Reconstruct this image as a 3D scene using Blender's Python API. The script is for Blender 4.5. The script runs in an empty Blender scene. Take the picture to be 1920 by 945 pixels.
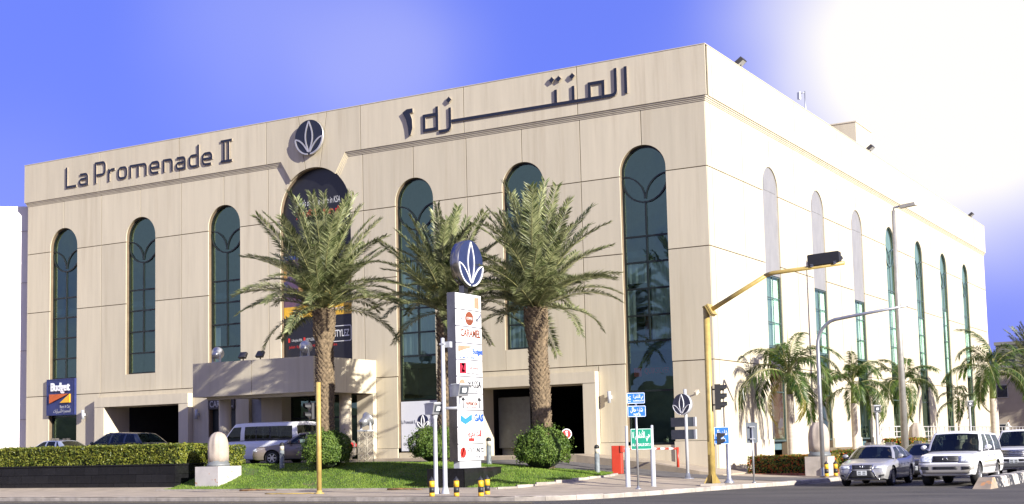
import bpy, bmesh, math, random
from math import sin, cos, pi, radians, sqrt, atan2
from mathutils import Vector, Matrix, noise
from mathutils.bvhtree import BVHTree
random.seed(7)
sc = bpy.context.scene
COL = sc.collection

# ------------------------------------------------------------------ camera
cam = bpy.data.cameras.new('camera')
cam.sensor_fit = 'HORIZONTAL'; cam.sensor_width = 36.0
cam.lens = 2522.34/1920*36.0
cam.shift_x = -(961.41-960)/1920
cam.shift_y = (602.15-472.5)/1920
cam.clip_start = 0.5; cam.clip_end = 6000
camo = bpy.data.objects.new('camera', cam); COL.objects.link(camo)
yaw, pitch, roll = -0.5214, 0.0924, -0.0235
fw = Vector((cos(pitch)*sin(yaw), cos(pitch)*cos(yaw), sin(pitch)))
rt = Vector((cos(yaw), -sin(yaw), 0)); up = rt.cross(fw)
r2 = cos(roll)*rt+sin(roll)*up; u2 = -sin(roll)*rt+cos(roll)*up
mw = Matrix.Identity(4)
for i in range(3):
    mw[i][0] = r2[i]; mw[i][1] = u2[i]; mw[i][2] = -fw[i]
mw.translation = Vector((21.88, -55.868, 1.7))
camo.matrix_world = mw
sc.camera = camo

# ------------------------------------------------------------------ sun and sky
SUN = Vector((1.0, -0.33, 0.40)).normalized()
SUN_E = math.asin(SUN.z); SUN_R = atan2(SUN.x, SUN.y)
w = bpy.data.worlds.new('World'); sc.world = w; w.use_nodes = True
nt = w.node_tree; nt.nodes.clear()
def wn(t, **k):
    n = nt.nodes.new(t)
    for a, b in k.items(): setattr(n, a, b)
    return n
def wl(a, b): nt.links.new(a, b)
sky = wn('ShaderNodeTexSky'); sky.sky_type = 'NISHITA'; sky.sun_disc = False
sky.sun_elevation = SUN_E; sky.sun_rotation = SUN_R
sky.air_density = 1.0; sky.dust_density = 0.6; sky.ozone_density = 3.0; sky.altitude = 0
tint = wn('ShaderNodeMixRGB', blend_type='MULTIPLY'); tint.inputs[0].default_value = 1
tint.inputs[2].default_value = (0.92, 0.68, 1.25, 1)
wl(sky.outputs[0], tint.inputs[1])
haz = wn('ShaderNodeMixRGB'); haz.inputs[0].default_value = 0.72; haz.inputs[2].default_value = (1.50, 2.3, 9.8, 1)
wl(tint.outputs[0], haz.inputs[1])
tc = wn('ShaderNodeTexCoord')
# wispy cloud veil: noise raised out of view to whiten the fill, banks over the roof
nz = wn('ShaderNodeTexNoise'); nz.inputs['Scale'].default_value = 2.2; nz.inputs['Detail'].default_value = 3; nz.inputs['Roughness'].default_value = 0.4
mp = wn('ShaderNodeMapping'); mp.inputs['Scale'].default_value = (1, 1, 2.0); mp.inputs['Location'].default_value = (5.3, 2.4, 0.7)
wl(tc.outputs['Generated'], mp.inputs[0]); wl(mp.outputs[0], nz.inputs['Vector'])
base = wn('ShaderNodeMapRange'); base.interpolation_type = 'SMOOTHSTEP'
base.inputs[1].default_value = 0.40; base.inputs[2].default_value = 0.62; base.inputs[3].default_value = 0; base.inputs[4].default_value = 0.52
wl(nz.outputs[0], base.inputs[0])
warp = wn('ShaderNodeTexNoise'); warp.inputs['Scale'].default_value = 7; warp.inputs['Detail'].default_value = 2
wl(tc.outputs['Generated'], warp.inputs['Vector'])
wsub = wn('ShaderNodeVectorMath', operation='SUBTRACT'); wsub.inputs[1].default_value = (0.5, 0.5, 0.5); wl(warp.outputs['Color'], wsub.inputs[0])
wsc = wn('ShaderNodeVectorMath', operation='SCALE'); wsc.inputs['Scale'].default_value = 0.05; wl(wsub.outputs[0], wsc.inputs[0])
wad = wn('ShaderNodeVectorMath', operation='ADD'); wl(tc.outputs['Generated'], wad.inputs[0]); wl(wsc.outputs[0], wad.inputs[1])
def dirp(x, y):
    return (fw+r2*((x-961.4)/2522.3)-u2*((y-602.2)/2522.3)).normalized()
# the added veil is cleared to blue over the building
od = wn('ShaderNodeVectorMath', operation='DISTANCE'); od.inputs[1].default_value = dirp(700, 150); wl(wad.outputs[0], od.inputs[0])
om = wn('ShaderNodeMapRange'); om.interpolation_type = 'SMOOTHSTEP'; om.inputs[1].default_value = 0.42; om.inputs[2].default_value = 0.85; wl(od.outputs['Value'], om.inputs[0])
bo_ = wn('ShaderNodeMath', operation='MULTIPLY'); wl(base.outputs[0], bo_.inputs[0]); wl(om.outputs[0], bo_.inputs[1])
acc = bo_.outputs[0]
for (px_, py_, rad, amp) in [(1830, 60, 0.14, 0.95), (1760, 240, 0.10, 0.42), (620, 80, 0.11, 0.10), (735, 125, 0.07, 0.12), (430, 10, 0.07, 0.05), (1600, 50, 0.09, 0.24), (1900, 330, .08, .16), (1440, 100, .08, .06), (30, 400, .07, .05)]:
    ds = wn('ShaderNodeVectorMath', operation='DISTANCE'); ds.inputs[1].default_value = dirp(px_, py_); wl(wad.outputs[0], ds.inputs[0])
    mr = wn('ShaderNodeMapRange'); mr.interpolation_type = 'SMOOTHERSTEP'
    mr.inputs[1].default_value = rad*1.6; mr.inputs[2].default_value = 0.0; mr.inputs[3].default_value = 0; mr.inputs[4].default_value = amp
    wl(ds.outputs['Value'], mr.inputs[0])
    ad = wn('ShaderNodeMath', operation='ADD'); wl(acc, ad.inputs[0]); wl(mr.outputs[0], ad.inputs[1]); acc = ad.outputs[0]
cl = wn('ShaderNodeMath', operation='MINIMUM'); cl.inputs[1].default_value = 0.97; wl(acc, cl.inputs[0])
mx = wn('ShaderNodeMixRGB'); mx.inputs[2].default_value = (9.4, 9.1, 8.8, 1)
wl(cl.outputs[0], mx.inputs[0]); wl(haz.outputs[0], mx.inputs[1])
bg = wn('ShaderNodeBackground'); bg.inputs[1].default_value = 0.05
wl(mx.outputs[0], bg.inputs[0])
out = wn('ShaderNodeOutputWorld'); wl(bg.outputs[0], out.inputs[0])

sl = bpy.data.lights.new('sun', 'SUN'); sl.energy = 5.0; sl.angle = radians(0.53); sl.color = (1.0, 0.955, 0.88)
so = bpy.data.objects.new('sun', sl); COL.objects.link(so)
so.rotation_euler = (-SUN).to_track_quat('-Z', 'Y').to_euler()
sc.view_settings.view_transform = 'Standard'; sc.view_settings.look = 'None'
sc.view_settings.exposure = 1.17; sc.view_settings.gamma = 1; sc.view_settings.use_curve_mapping = False
sc.cycles.max_bounces = 8; sc.cycles.transparent_max_bounces = 12
sc.cycles.use_denoising = True

# ------------------------------------------------------------------ materials
MATS = {}
def mat(name, col, rough=0.6, metal=0.0, var=0.12, scale=3.0, bump=0.0, bscale=40.0, stretch=None, col2=None, obj_var=0.0, spec=None, coat=0.0, emit=None, speck=None, streak=None):
    """procedural Principled material: base colour broken up by world-space noise"""
    if name in MATS: return MATS[name]
    m = bpy.data.materials.new(name); m.use_nodes = True; n = m.node_tree; L = n.links.new
    b = n.nodes['Principled BSDF']; b.inputs['Roughness'].default_value = rough; b.inputs['Metallic'].default_value = metal
    if spec is not None: b.inputs['Specular IOR Level'].default_value = spec
    if coat: b.inputs['Coat Weight'].default_value = coat; b.inputs['Coat Roughness'].default_value = 0.06
    g = n.nodes.new('ShaderNodeNewGeometry')
    v = g.outputs['Position']
    if stretch:
        mp = n.nodes.new('ShaderNodeMapping'); mp.inputs['Scale'].default_value = stretch; L(v, mp.inputs[0]); v = mp.outputs[0]
    tx = n.nodes.new('ShaderNodeTexNoise'); tx.inputs['Scale'].default_value = scale; tx.inputs['Detail'].default_value = 6; tx.inputs['Roughness'].default_value = 0.62
    L(v, tx.inputs['Vector'])
    r = n.nodes.new('ShaderNodeValToRGB')
    c2 = col2 or tuple(c*(1-2*var) for c in col)
    hi = tuple(min(1, c*(1+var)) for c in col)
    r.color_ramp.elements[0].position = 0.28; r.color_ramp.elements[0].color = (*c2, 1)
    r.color_ramp.elements[1].position = 0.72; r.color_ramp.elements[1].color = (*hi, 1)
    L(tx.outputs[0], r.inputs[0]); cout = r.outputs[0]
    if obj_var:
        oi = n.nodes.new('ShaderNodeObjectInfo'); mr = n.nodes.new('ShaderNodeMapRange')
        mr.inputs[3].default_value = 1-obj_var; mr.inputs[4].default_value = 1+obj_var; L(oi.outputs['Random'], mr.inputs[0])
        mm = n.nodes.new('ShaderNodeVectorMath'); mm.operation = 'SCALE'; L(cout, mm.inputs[0]); L(mr.outputs[0], mm.inputs['Scale']); cout = mm.outputs[0]
    if streak:
        ms_ = n.nodes.new('ShaderNodeMapping'); ms_.inputs['Scale'].default_value = (1.9,1.9,.10); L(g.outputs['Position'], ms_.inputs[0])
        ts_ = n.nodes.new('ShaderNodeTexNoise'); ts_.inputs['Scale'].default_value = 1.0; ts_.inputs['Detail'].default_value = 5; ts_.inputs['Roughness'].default_value = .7; L(ms_.outputs[0], ts_.inputs['Vector'])
        rs_ = n.nodes.new('ShaderNodeMapRange'); rs_.inputs[1].default_value = .52; rs_.inputs[2].default_value = .78; rs_.inputs[4].default_value = streak[0]; L(ts_.outputs[0], rs_.inputs[0])
        mm = n.nodes.new('ShaderNodeMixRGB'); mm.inputs[2].default_value = (*streak[1], 1); L(rs_.outputs[0], mm.inputs[0]); L(cout, mm.inputs[1]); cout = mm.outputs[0]
    if speck:
        tz = n.nodes.new('ShaderNodeTexNoise'); tz.inputs['Scale'].default_value = speck[0]; tz.inputs['Detail'].default_value = 2; L(g.outputs['Position'], tz.inputs['Vector'])
        rr = n.nodes.new('ShaderNodeMapRange'); rr.inputs[1].default_value = speck[1]; rr.inputs[2].default_value = speck[1]+0.06; L(tz.outputs[0], rr.inputs[0])
        mm = n.nodes.new('ShaderNodeMixRGB'); mm.inputs[2].default_value = (*speck[2], 1); L(rr.outputs[0], mm.inputs[0]); L(cout, mm.inputs[1]); cout = mm.outputs[0]
    L(cout, b.inputs['Base Color'])
    if emit: b.inputs['Emission Color'].default_value = (*emit[0], 1); b.inputs['Emission Strength'].default_value = emit[1]
    if bump:
        tb = n.nodes.new('ShaderNodeTexNoise'); tb.inputs['Scale'].default_value = bscale; tb.inputs['Detail'].default_value = 4; L(v, tb.inputs['Vector'])
        bp = n.nodes.new('ShaderNodeBump'); bp.inputs['Strength'].default_value = bump; bp.inputs['Distance'].default_value = 0.02; L(tb.outputs[0], bp.inputs['Height']); L(bp.outputs[0], b.inputs['Normal'])
    MATS[name] = m
    return m
def glass(name, tint, refl=0.10, rough=0.02, blend=0.25, glossy=(1, 1, 1)):
    if name in MATS: return MATS[name]
    m = bpy.data.materials.new(name); m.use_nodes = True; n = m.node_tree; n.nodes.clear(); L = n.links.new
    o = n.nodes.new('ShaderNodeOutputMaterial'); mx = n.nodes.new('ShaderNodeMixShader')
    t = n.nodes.new('ShaderNodeBsdfTransparent'); t.inputs[0].default_value = (*tint, 1)
    g = n.nodes.new('ShaderNodeBsdfGlossy'); g.inputs['Roughness'].default_value = rough; g.inputs[0].default_value = (*glossy, 1)
    lw = n.nodes.new('ShaderNodeLayerWeight'); lw.inputs[0].default_value = blend
    mr = n.nodes.new('ShaderNodeMapRange'); mr.inputs[3].default_value = refl; mr.inputs[4].default_value = 0.95; L(lw.outputs['Fresnel'], mr.inputs[0])
    ge = n.nodes.new('ShaderNodeNewGeometry'); tb = n.nodes.new('ShaderNodeTexNoise'); tb.inputs['Scale'].default_value = 0.9; tb.inputs['Detail'].default_value = 1; L(ge.outputs['Position'], tb.inputs['Vector'])
    bp = n.nodes.new('ShaderNodeBump'); bp.inputs['Strength'].default_value = 0.035; bp.inputs['Distance'].default_value = 0.3; L(tb.outputs[0], bp.inputs['Height']); L(bp.outputs[0], g.inputs['Normal'])
    L(mr.outputs[0], mx.inputs[0]); L(t.outputs[0], mx.inputs[1]); L(g.outputs[0], mx.inputs[2]); L(mx.outputs[0], o.inputs[0])
    MATS[name] = m
    return m
def leafmat(name, c1, c2, trans=0.35, rough=0.5, scale=1.2, back=1.0):
    """foliage: colour varies from clump to clump, light passes through the blades"""
    if name in MATS: return MATS[name]
    m = bpy.data.materials.new(name); m.use_nodes = True; n = m.node_tree; n.nodes.clear(); L = n.links.new
    o = n.nodes.new('ShaderNodeOutputMaterial'); p = n.nodes.new('ShaderNodeBsdfPrincipled'); p.inputs['Roughness'].default_value = rough
    p.inputs['Specular IOR Level'].default_value = 0.35
    tl = n.nodes.new('ShaderNodeBsdfTranslucent'); mx = n.nodes.new('ShaderNodeMixShader'); mx.inputs[0].default_value = trans
    g = n.nodes.new('ShaderNodeNewGeometry'); tx = n.nodes.new('ShaderNodeTexNoise'); tx.inputs['Scale'].default_value = scale; tx.inputs['Detail'].default_value = 5
    L(g.outputs['Position'], tx.inputs['Vector'])
    ad = n.nodes.new('ShaderNodeMath'); ad.operation = 'MULTIPLY_ADD'; ad.inputs[1].default_value = 0.45; ad.inputs[2].default_value = -0.22
    L(g.outputs['Random Per Island'], ad.inputs[0]); a2 = n.nodes.new('ShaderNodeMath'); a2.operation = 'ADD'; L(ad.outputs[0], a2.inputs[0]); L(tx.outputs[0], a2.inputs[1])
    r = n.nodes.new('ShaderNodeValToRGB'); r.color_ramp.elements[0].position = 0.3; r.color_ramp.elements[0].color = (*c1, 1); r.color_ramp.elements[1].position = 0.7; r.color_ramp.elements[1].color = (*c2, 1)
    L(a2.outputs[0], r.inputs[0]); L(r.outputs[0], p.inputs['Base Color']); L(r.outputs[0], tl.inputs[0])
    L(p.outputs[0], mx.inputs[1]); L(tl.outputs[0], mx.inputs[2]); L(mx.outputs[0], o.inputs[0])
    MATS[name] = m
    return m

# ------------------------------------------------------------------ mesh helpers
class MB:
    def __init__(s): s.v = []; s.f = []; s.m = []; s.sm = []
    def add(s, vs, fs, m=0, smooth=False):
        o = len(s.v); s.v += [tuple(v) for v in vs]
        for f in fs: s.f.append([i+o for i in f]); s.m.append(m); s.sm.append(smooth)
        return s
    def box(s, x0, x1, y0, y1, z0, z1, m=0):
        return s.add([(x0,y0,z0),(x1,y0,z0),(x1,y1,z0),(x0,y1,z0),(x0,y0,z1),(x1,y0,z1),(x1,y1,z1),(x0,y1,z1)],
            [(0,3,2,1),(4,5,6,7),(0,1,5,4),(1,2,6,5),(2,3,7,6),(3,0,4,7)], m)
    def obox(s, M, sx, sy, sz, m=0, taper=1.0, c=0.0):
        """box centred on matrix M; c chamfers the vertical edges"""
        hx, hy, hz = sx/2, sy/2, sz/2
        if c:
            pl = [(-hx+c,-hy),(hx-c,-hy),(hx,-hy+c),(hx,hy-c),(hx-c,hy),(-hx+c,hy),(-hx,hy-c),(-hx,-hy+c)]
        else: pl = [(-hx,-hy),(hx,-hy),(hx,hy),(-hx,hy)]
        n = len(pl)
        vs = [M @ Vector((a,b,-hz)) for a,b in pl]+[M @ Vector((a*taper,b*taper,hz)) for a,b in pl]
        return s.add(vs, [tuple(range(n))[::-1], tuple(range(n,2*n))]+[(i,(i+1)%n,n+(i+1)%n,n+i) for i in range(n)], m)
    def cyl(s, p0, p1, r0, r1=None, n=12, m=0, caps=True, smooth=True):
        return s.tube([p0, p1], [r0, r0 if r1 is None else r1], n, m, caps, smooth)
    def tube(s, pts, r, n=8, m=0, caps=True, smooth=True):
        pts = [Vector(p) for p in pts]; k = len(pts)
        if not isinstance(r, (list, tuple)): r = [r]*k
        vs = []; a = None
        for i, p in enumerate(pts):
            d = (pts[min(i+1,k-1)]-pts[max(i-1,0)]).normalized()
            if a is None:
                a = d.cross(Vector((0,0,1)) if abs(d.z) < 0.9 else Vector((1,0,0))).normalized()
            else: a = (a-d*a.dot(d)).normalized()
            b = d.cross(a)
            for j in range(n):
                t = 2*pi*j/n; vs.append(p+(a*cos(t)+b*sin(t))*r[i])
        fs = [(i*n+j, i*n+(j+1)%n, (i+1)*n+(j+1)%n, (i+1)*n+j) for i in range(k-1) for j in range(n)]
        s.add(vs, fs, m, smooth)
        if caps:
            o = len(s.v)-k*n
            s.f.append([o+j for j in range(n)][::-1]); s.m.append(m); s.sm.append(False)
            s.f.append([o+(k-1)*n+j for j in range(n)]); s.m.append(m); s.sm.append(False)
        return s
    def lathe(s, prof, n=20, c=(0,0,0), m=0, M=None, smooth=True, wob=None):
        k = len(prof); vs = []
        for i, (r, z) in enumerate(prof):
            for j in range(n):
                t = 2*pi*j/n; q = r*(1+(wob(t, z) if wob else 0))
                p = Vector((q*cos(t), q*sin(t), z)); p = (M @ p) if M else p+Vector(c); vs.append(p)
        fs = [(i*n+j, i*n+(j+1)%n, (i+1)*n+(j+1)%n, (i+1)*n+j) for i in range(k-1) for j in range(n)]
        fs += [tuple(range(n))[::-1], tuple((k-1)*n+j for j in range(n))]
        return s.add(vs, fs, m, smooth)
    def prism(s, poly, mp, d0, d1, m=0, ms=None, smooth=False):
        """polygon (u,w) counter-clockwise from outside, extruded from depth d0 (front) to d1"""
        n = len(poly); ms = m if ms is None else ms
        s.add([mp(u,w_,d0) for u,w_ in poly]+[mp(u,w_,d1) for u,w_ in poly], [tuple(range(n))], m)
        o = len(s.v)-2*n
        s.f.append([o+n+i for i in range(n)][::-1]); s.m.append(ms); s.sm.append(False)
        for i in range(n):
            s.f.append([o+i, o+n+i, o+n+(i+1)%n, o+(i+1)%n]); s.m.append(ms); s.sm.append(smooth)
        return s
    def ribbon(s, pts, wd, mp, d0, d1, m=0, ms=None, closed=False):
        """flat band of width wd along a 2D line, mitred, extruded in depth"""
        P = [Vector(p) for p in pts]; n = len(P); L_ = []; R_ = []
        for i in range(n):
            a = P[i-1] if (i > 0 or closed) else None; b = P[(i+1) % n] if (i < n-1 or closed) else None
            d1_ = (P[i]-a).normalized() if a is not None else (b-P[i]).normalized()
            d2_ = (b-P[i]).normalized() if b is not None else d1_
            n1 = Vector((-d1_.y, d1_.x)); n2 = Vector((-d2_.y, d2_.x)); nn = (n1+n2)
            nn = nn.normalized() if nn.length > 1e-6 else n1
            k = min(2.2, 1/max(0.3, nn.dot(n1))); ww = wd[i] if isinstance(wd, (list, tuple)) else wd
            L_.append(P[i]+nn*ww/2*k); R_.append(P[i]-nn*ww/2*k)
        ms = m if ms is None else ms; seg = n if closed else n-1
        vs = [mp(p.x,p.y,d) for d in (d0, d1) for q in (L_, R_) for p in q]
        o = len(s.v); s.v += [tuple(v) for v in vs]
        def F(ix, mm): s.f.append([o+i for i in ix]); s.m.append(mm); s.sm.append(False)
        for i in range(seg):
            j = (i+1) % n
            F((n+i, n+j, j, i), m); F((2*n+i, 2*n+j, 3*n+j, 3*n+i), ms)
            F((i, j, 2*n+j, 2*n+i), ms); F((n+j, n+i, 3*n+i, 3*n+j), ms)
        if not closed:
            F((0, 2*n, 3*n, n), ms); F((n-1, 2*n-1, 4*n-1, 3*n-1), ms)
        return s
    def grid(s, fn, nu, nv, m=0, smooth=True, flip=False):
        vs = [fn(i/nu, j/nv) for j in range(nv+1) for i in range(nu+1)]
        fs = []
        for j in range(nv):
            for i in range(nu):
                a = j*(nu+1)+i; q = (a, a+1, a+nu+2, a+nu+1); fs.append(q[::-1] if flip else q)
        return s.add(vs, fs, m, smooth)
    def ell(s, c, rx, ry, rz, nu=12, nv=8, m=0, M=None):
        prof = [(max(0.001, sin(pi*i/nv)), -cos(pi*i/nv)) for i in range(nv+1)]
        MM = (M or Matrix.Identity(4)) @ Matrix.Translation(c) @ Matrix.Diagonal((rx, ry, rz, 1))
        return s.lathe(prof, nu, M=MM, m=m)
    def mesh(s, name, mats, recalc=False):
        me = bpy.data.meshes.new(name); me.from_pydata(s.v, [], s.f)
        for q in (mats if isinstance(mats, (list, tuple)) else [mats]): me.materials.append(q)
        if len(s.f):
            me.polygons.foreach_set('material_index', s.m); me.polygons.foreach_set('use_smooth', s.sm)
        if recalc:
            bm = bmesh.new(); bm.from_mesh(me)
            if recalc == 'weld': bmesh.ops.remove_doubles(bm, verts=bm.verts, dist=.0008)
            bmesh.ops.recalc_face_normals(bm, faces=bm.faces); bm.to_mesh(me); bm.free()
        me.update()
        return me
    def build(s, name, mats, parent=None, recalc=True):
        return link(name, s.mesh(name, mats, recalc), parent)
def link(name, me, parent=None, loc=None, rz=None, M=None):
    o = bpy.data.objects.new(name, me); COL.objects.link(o)
    if parent: o.parent = parent
    if M is not None: o.matrix_local = M
    else:
        if loc is not None: o.location = loc
        if rz is not None: o.rotation_euler = (0, 0, rz)
    return o
def tag(o, label=None, cat=None, group=None, kind=None):
    if label: o['label'] = label
    if cat: o['category'] = cat
    if group: o['group'] = group
    if kind: o['kind'] = kind
    return o
def thing(name, label, cat, loc=(0,0,0), rz=0, group=None):
    return tag(link(name, None, None, loc, rz), label, cat, group)
def copy_tree(o, parent=None):
    c = o.copy(); COL.objects.link(c); c.parent = parent
    for ch in [q for q in COL.objects if q.parent == o]: copy_tree(ch, c)
    return c
mpA = lambda u, w_, d: (u, d, w_)           # front facade: faces -Y, depth goes +Y
mpB = lambda u, w_, d: (-d, u, w_)          # side facade: faces +X, depth goes -X
def arc(cx, cy, r, a0, a1, n):
    return [(cx+r*cos(radians(a0+(a1-a0)*i/n)), cy+r*sin(radians(a0+(a1-a0)*i/n))) for i in range(n+1)]
def text_polys(body, size=1.0, bold=0.0, xs=1.0, shear=0.0, align='CENTER', space=1.0):
    c = bpy.data.curves.new('t', 'FONT'); c.body = body; c.size = size; c.offset = bold*size; c.shear = shear; c.align_x = align; c.align_y = 'CENTER'; c.space_character = space
    c.resolution_u = 3
    o = bpy.data.objects.new('t', c); COL.objects.link(o)
    dg = bpy.context.evaluated_depsgraph_get(); dg.update()
    me = bpy.data.meshes.new_from_object(o.evaluated_get(dg)); bpy.data.objects.remove(o); bpy.data.curves.remove(c)
    vs = [(v.co.x*xs, v.co.y) for v in me.vertices]; fs = [tuple(p.vertices) for p in me.polygons]
    bpy.data.meshes.remove(me)
    return vs, fs
def text(mb, body, size, mp, u, w_, d, m=0, fit=None, **k):
    """flat lettering lying at depth d, centred on (u,w); fit = width in metres"""
    vs, fs = text_polys(body, size, **k)
    if fit and vs:
        xs = [v[0] for v in vs]; q = fit/max(1e-6, max(xs)-min(xs)); mid = (max(xs)+min(xs))/2
        vs = [((x-mid)*q, y) for x, y in vs]
    return mb.add([mp(u+x, w_+y, d) for x, y in vs], fs, m)
# ------------------------------------------------------------------ ground shape
def lerp_tab(x, xs, ys):
    if x <= xs[0]: return ys[0]
    for i in range(len(xs)-1):
        if x <= xs[i+1]: return ys[i]+(ys[i+1]-ys[i])*(x-xs[i])/(xs[i+1]-xs[i])
    return ys[-1]
def hx(x): return lerp_tab(x, [-30,-9,-6,-3,0,3,6], [1.15,1.05,.9,.6,.32,.16,.06])
def sst(t): t = min(1, max(0, t)); return t*t*(3-2*t)
def G(x, y): return .15+(hx(x)-.15)*sst((y+13.5)/4.2)
def Gb(y): return .2                      # walk beside the side facade

# ------------------------------------------------------------------ the shopping building
STONE = mat('precast_stone', (.51,.45,.325), .82, var=.05, scale=1.0, stretch=(2.6,2.6,.20), bump=.12, bscale=60, obj_var=.055, streak=(.5,(.34,.275,.18)))
STONE_D = mat('joint_filler', (.16,.115,.07), .9)
STONE_L = mat('pale_precast', (.54,.475,.35), .8, var=.06, scale=1.2, stretch=(2,2,.3), bump=.1, bscale=50, obj_var=.03)
MARBLE = mat('marble_infill', (.23,.225,.215), .45, var=.07, scale=1.6, stretch=(1.5,1.5,.6))
FRAME_S = mat('grey_green_frame', (.05,.075,.075), .45)
FRAME = mat('dark_green_frame', (.007,.012,.011), .45)
GLASS = glass('tinted_teal_glass', (.74,.88,.86), .06, .012, .5, (.60,.90,.72))
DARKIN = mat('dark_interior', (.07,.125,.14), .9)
CURT = mat('curtain_cloth', (.82,.82,.74), .9, var=.08, scale=4, stretch=(6,6,.4))
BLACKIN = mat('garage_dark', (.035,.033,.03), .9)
mall = thing('shopping_mall', 'long beige stone shopping building with tall arched windows on two facades', 'building')
HW = 1.16; ATOP = 15.35; SPR = 14.19
R3, R2, R1, R0 = 17.05, 14.0, 10.39, 5.31
g = .022
def rect(a, b, z0, z1): return [(a,z0),(b,z0),(b,z1),(a,z1)]
def facade(mp, wall_name, bays, ext, skip0):
    """bays: (a, b, c, hw, arch_z, opening bottom). ext: plain strips (a, b)"""
    wall = MB(); panels = []; ulim = -.06 if mp is mpA else 99
    def pan(poly_fn, pg=g):
        panels.append(poly_fn(pg)); wall.prism([(min(u, ulim), w_) for u, w_ in poly_fn(0)], mp, .055, .34)
    E0 = .0
    for (a, b, c, hw, az, wb) in bays:
        for (x0, x1, sd) in ((a, c-hw, -1), (c+hw, b, 1)):
            for (z0, z1) in ((R0, R1), (R1, R2)):
                pan(lambda q, x0=x0, x1=x1, z0=z0, z1=z1, sd=sd: rect(x0+(q if sd < 0 else 0), x1-(q if sd > 0 else 0), z0+q, z1-q))
            if not skip0: pan(lambda q, x0=x0, x1=x1, sd=sd: rect(x0+(q if sd < 0 else 0), x1-(q if sd > 0 else 0), 0, R0-q))
        al = [(c+hw*cos(radians(t)), az+hw*sin(radians(t))) for t in range(180, 89, -6)]
        ar = [(c+hw*cos(radians(t)), az+hw*sin(radians(t))) for t in range(90, -1, -6)]
        pan(lambda q: [(a+q, R2+q), (c-hw, R2+q)]+al[:-1]+[(c-q, al[-1][1]), (c-q, R3+.1), (a+q, R3+.1)])
        pan(lambda q: [(c+q, R3+.1), (c+q, ar[0][1])]+ar[1:]+[(c+hw, R2+q), (b-q, R2+q), (b-q, R3+.1)])
        if wb > R0+.2:
            pan(lambda q: rect(c-hw+q, c+hw-q, R0+q, wb))
    for (a, b) in ext:
        for (z0, z1) in ((0, R0), (R0, R1), (R1, R2), (R2, R3+.1)):
            pan(lambda q: rect(a+q, b-q, z0+q, z1-q))
    for (a, b, z0, z1) in (skip0 or []):
        pan(lambda q: rect(a+q, b-q, z0, z1-q))
    wo = wall.build(wall_name, [STONE_D], mall)
    for p in panels: MB().prism(p, mp, 0, .055).build('panel', [STONE], wo)
    return wo
WA = 44.29/7
baysA = []
for k in range(7):
    a = -44.29+k*WA; c = a+WA/2; b = a+WA
    if k == 3: baysA.append((a, b, c, 2.35, 14.3, 4.6))
    else: baysA.append((a, b if k < 6 else 0, c, HW, SPR, {0:1.3, 1:6.3, 2:6.3, 4:1.5, 5:6.3, 6:1.6}[k]))
r0A = [(-44.29,-42.29,0,R0), (-39.97,-38.05,0,R0), (-38.05,-30.8,4.95,R0), (-30.8,-29.63,0,R0), (-29.63,-27.71,4.66,R0), (-27.71,-25.31,0,R0),
       (-25.31,-18.3,4.55,R0), (-18.3,-16.98,1.72,R0), (-16.98,-14.66,0,1.5), (-14.66,-13.05,0,R0), (-13.05,-5.7,4.95,R0), (-5.7,-4.32,1.75,R0), (-4.32,-2.0,0,1.6), (-2.0,0,1.75,R0)]
wallA = facade(mpA, 'front_wall', baysA, [], r0A)
baysB = []
for k in range(7):
    a = 4.61+7.775*k; baysB.append((a, a+7.775, a+3.8875, HW, SPR, 1.6))
wallB = facade(mpB, 'side_wall', baysB, [(.033,.62), (.62,4.61), (59.03,62.9), (62.9,63.51)], None)
# stone plinth along the foot of the walls
def plinth(mp, a, b, z1, wall): MB().prism(rect(a, b, 0, z1), mp, -.07, -.002).build('plinth_panel', [STONE_L], wall)
plinth(mpA, -18.28, -16.99, 1.70, wallA); plinth(mpA, -5.69, -4.33, 1.73, wallA); plinth(mpA, -1.99, -.002, 1.73, wallA)
for k in range(8):
    a = 5 if k == 0 else baysB[k-1][2]+HW+.01; b = baysB[k][2]-HW-.01 if k < 7 else 63.5
    if k == 0: a = .002
    plinth(mpB, a, (a+b)/2-.01, 1.72, wallB); plinth(mpB, (a+b)/2+.01, b, 1.72, wallB)
MB().box(-44.2,-1.5,63.2,63.45,.0,19.4).box(-44.25,-44.0,.4,63.2,0,19.4).box(-44.0,-.4,.4,63.0,18.7,18.9).build('roof', [STONE_L], mall)

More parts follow.
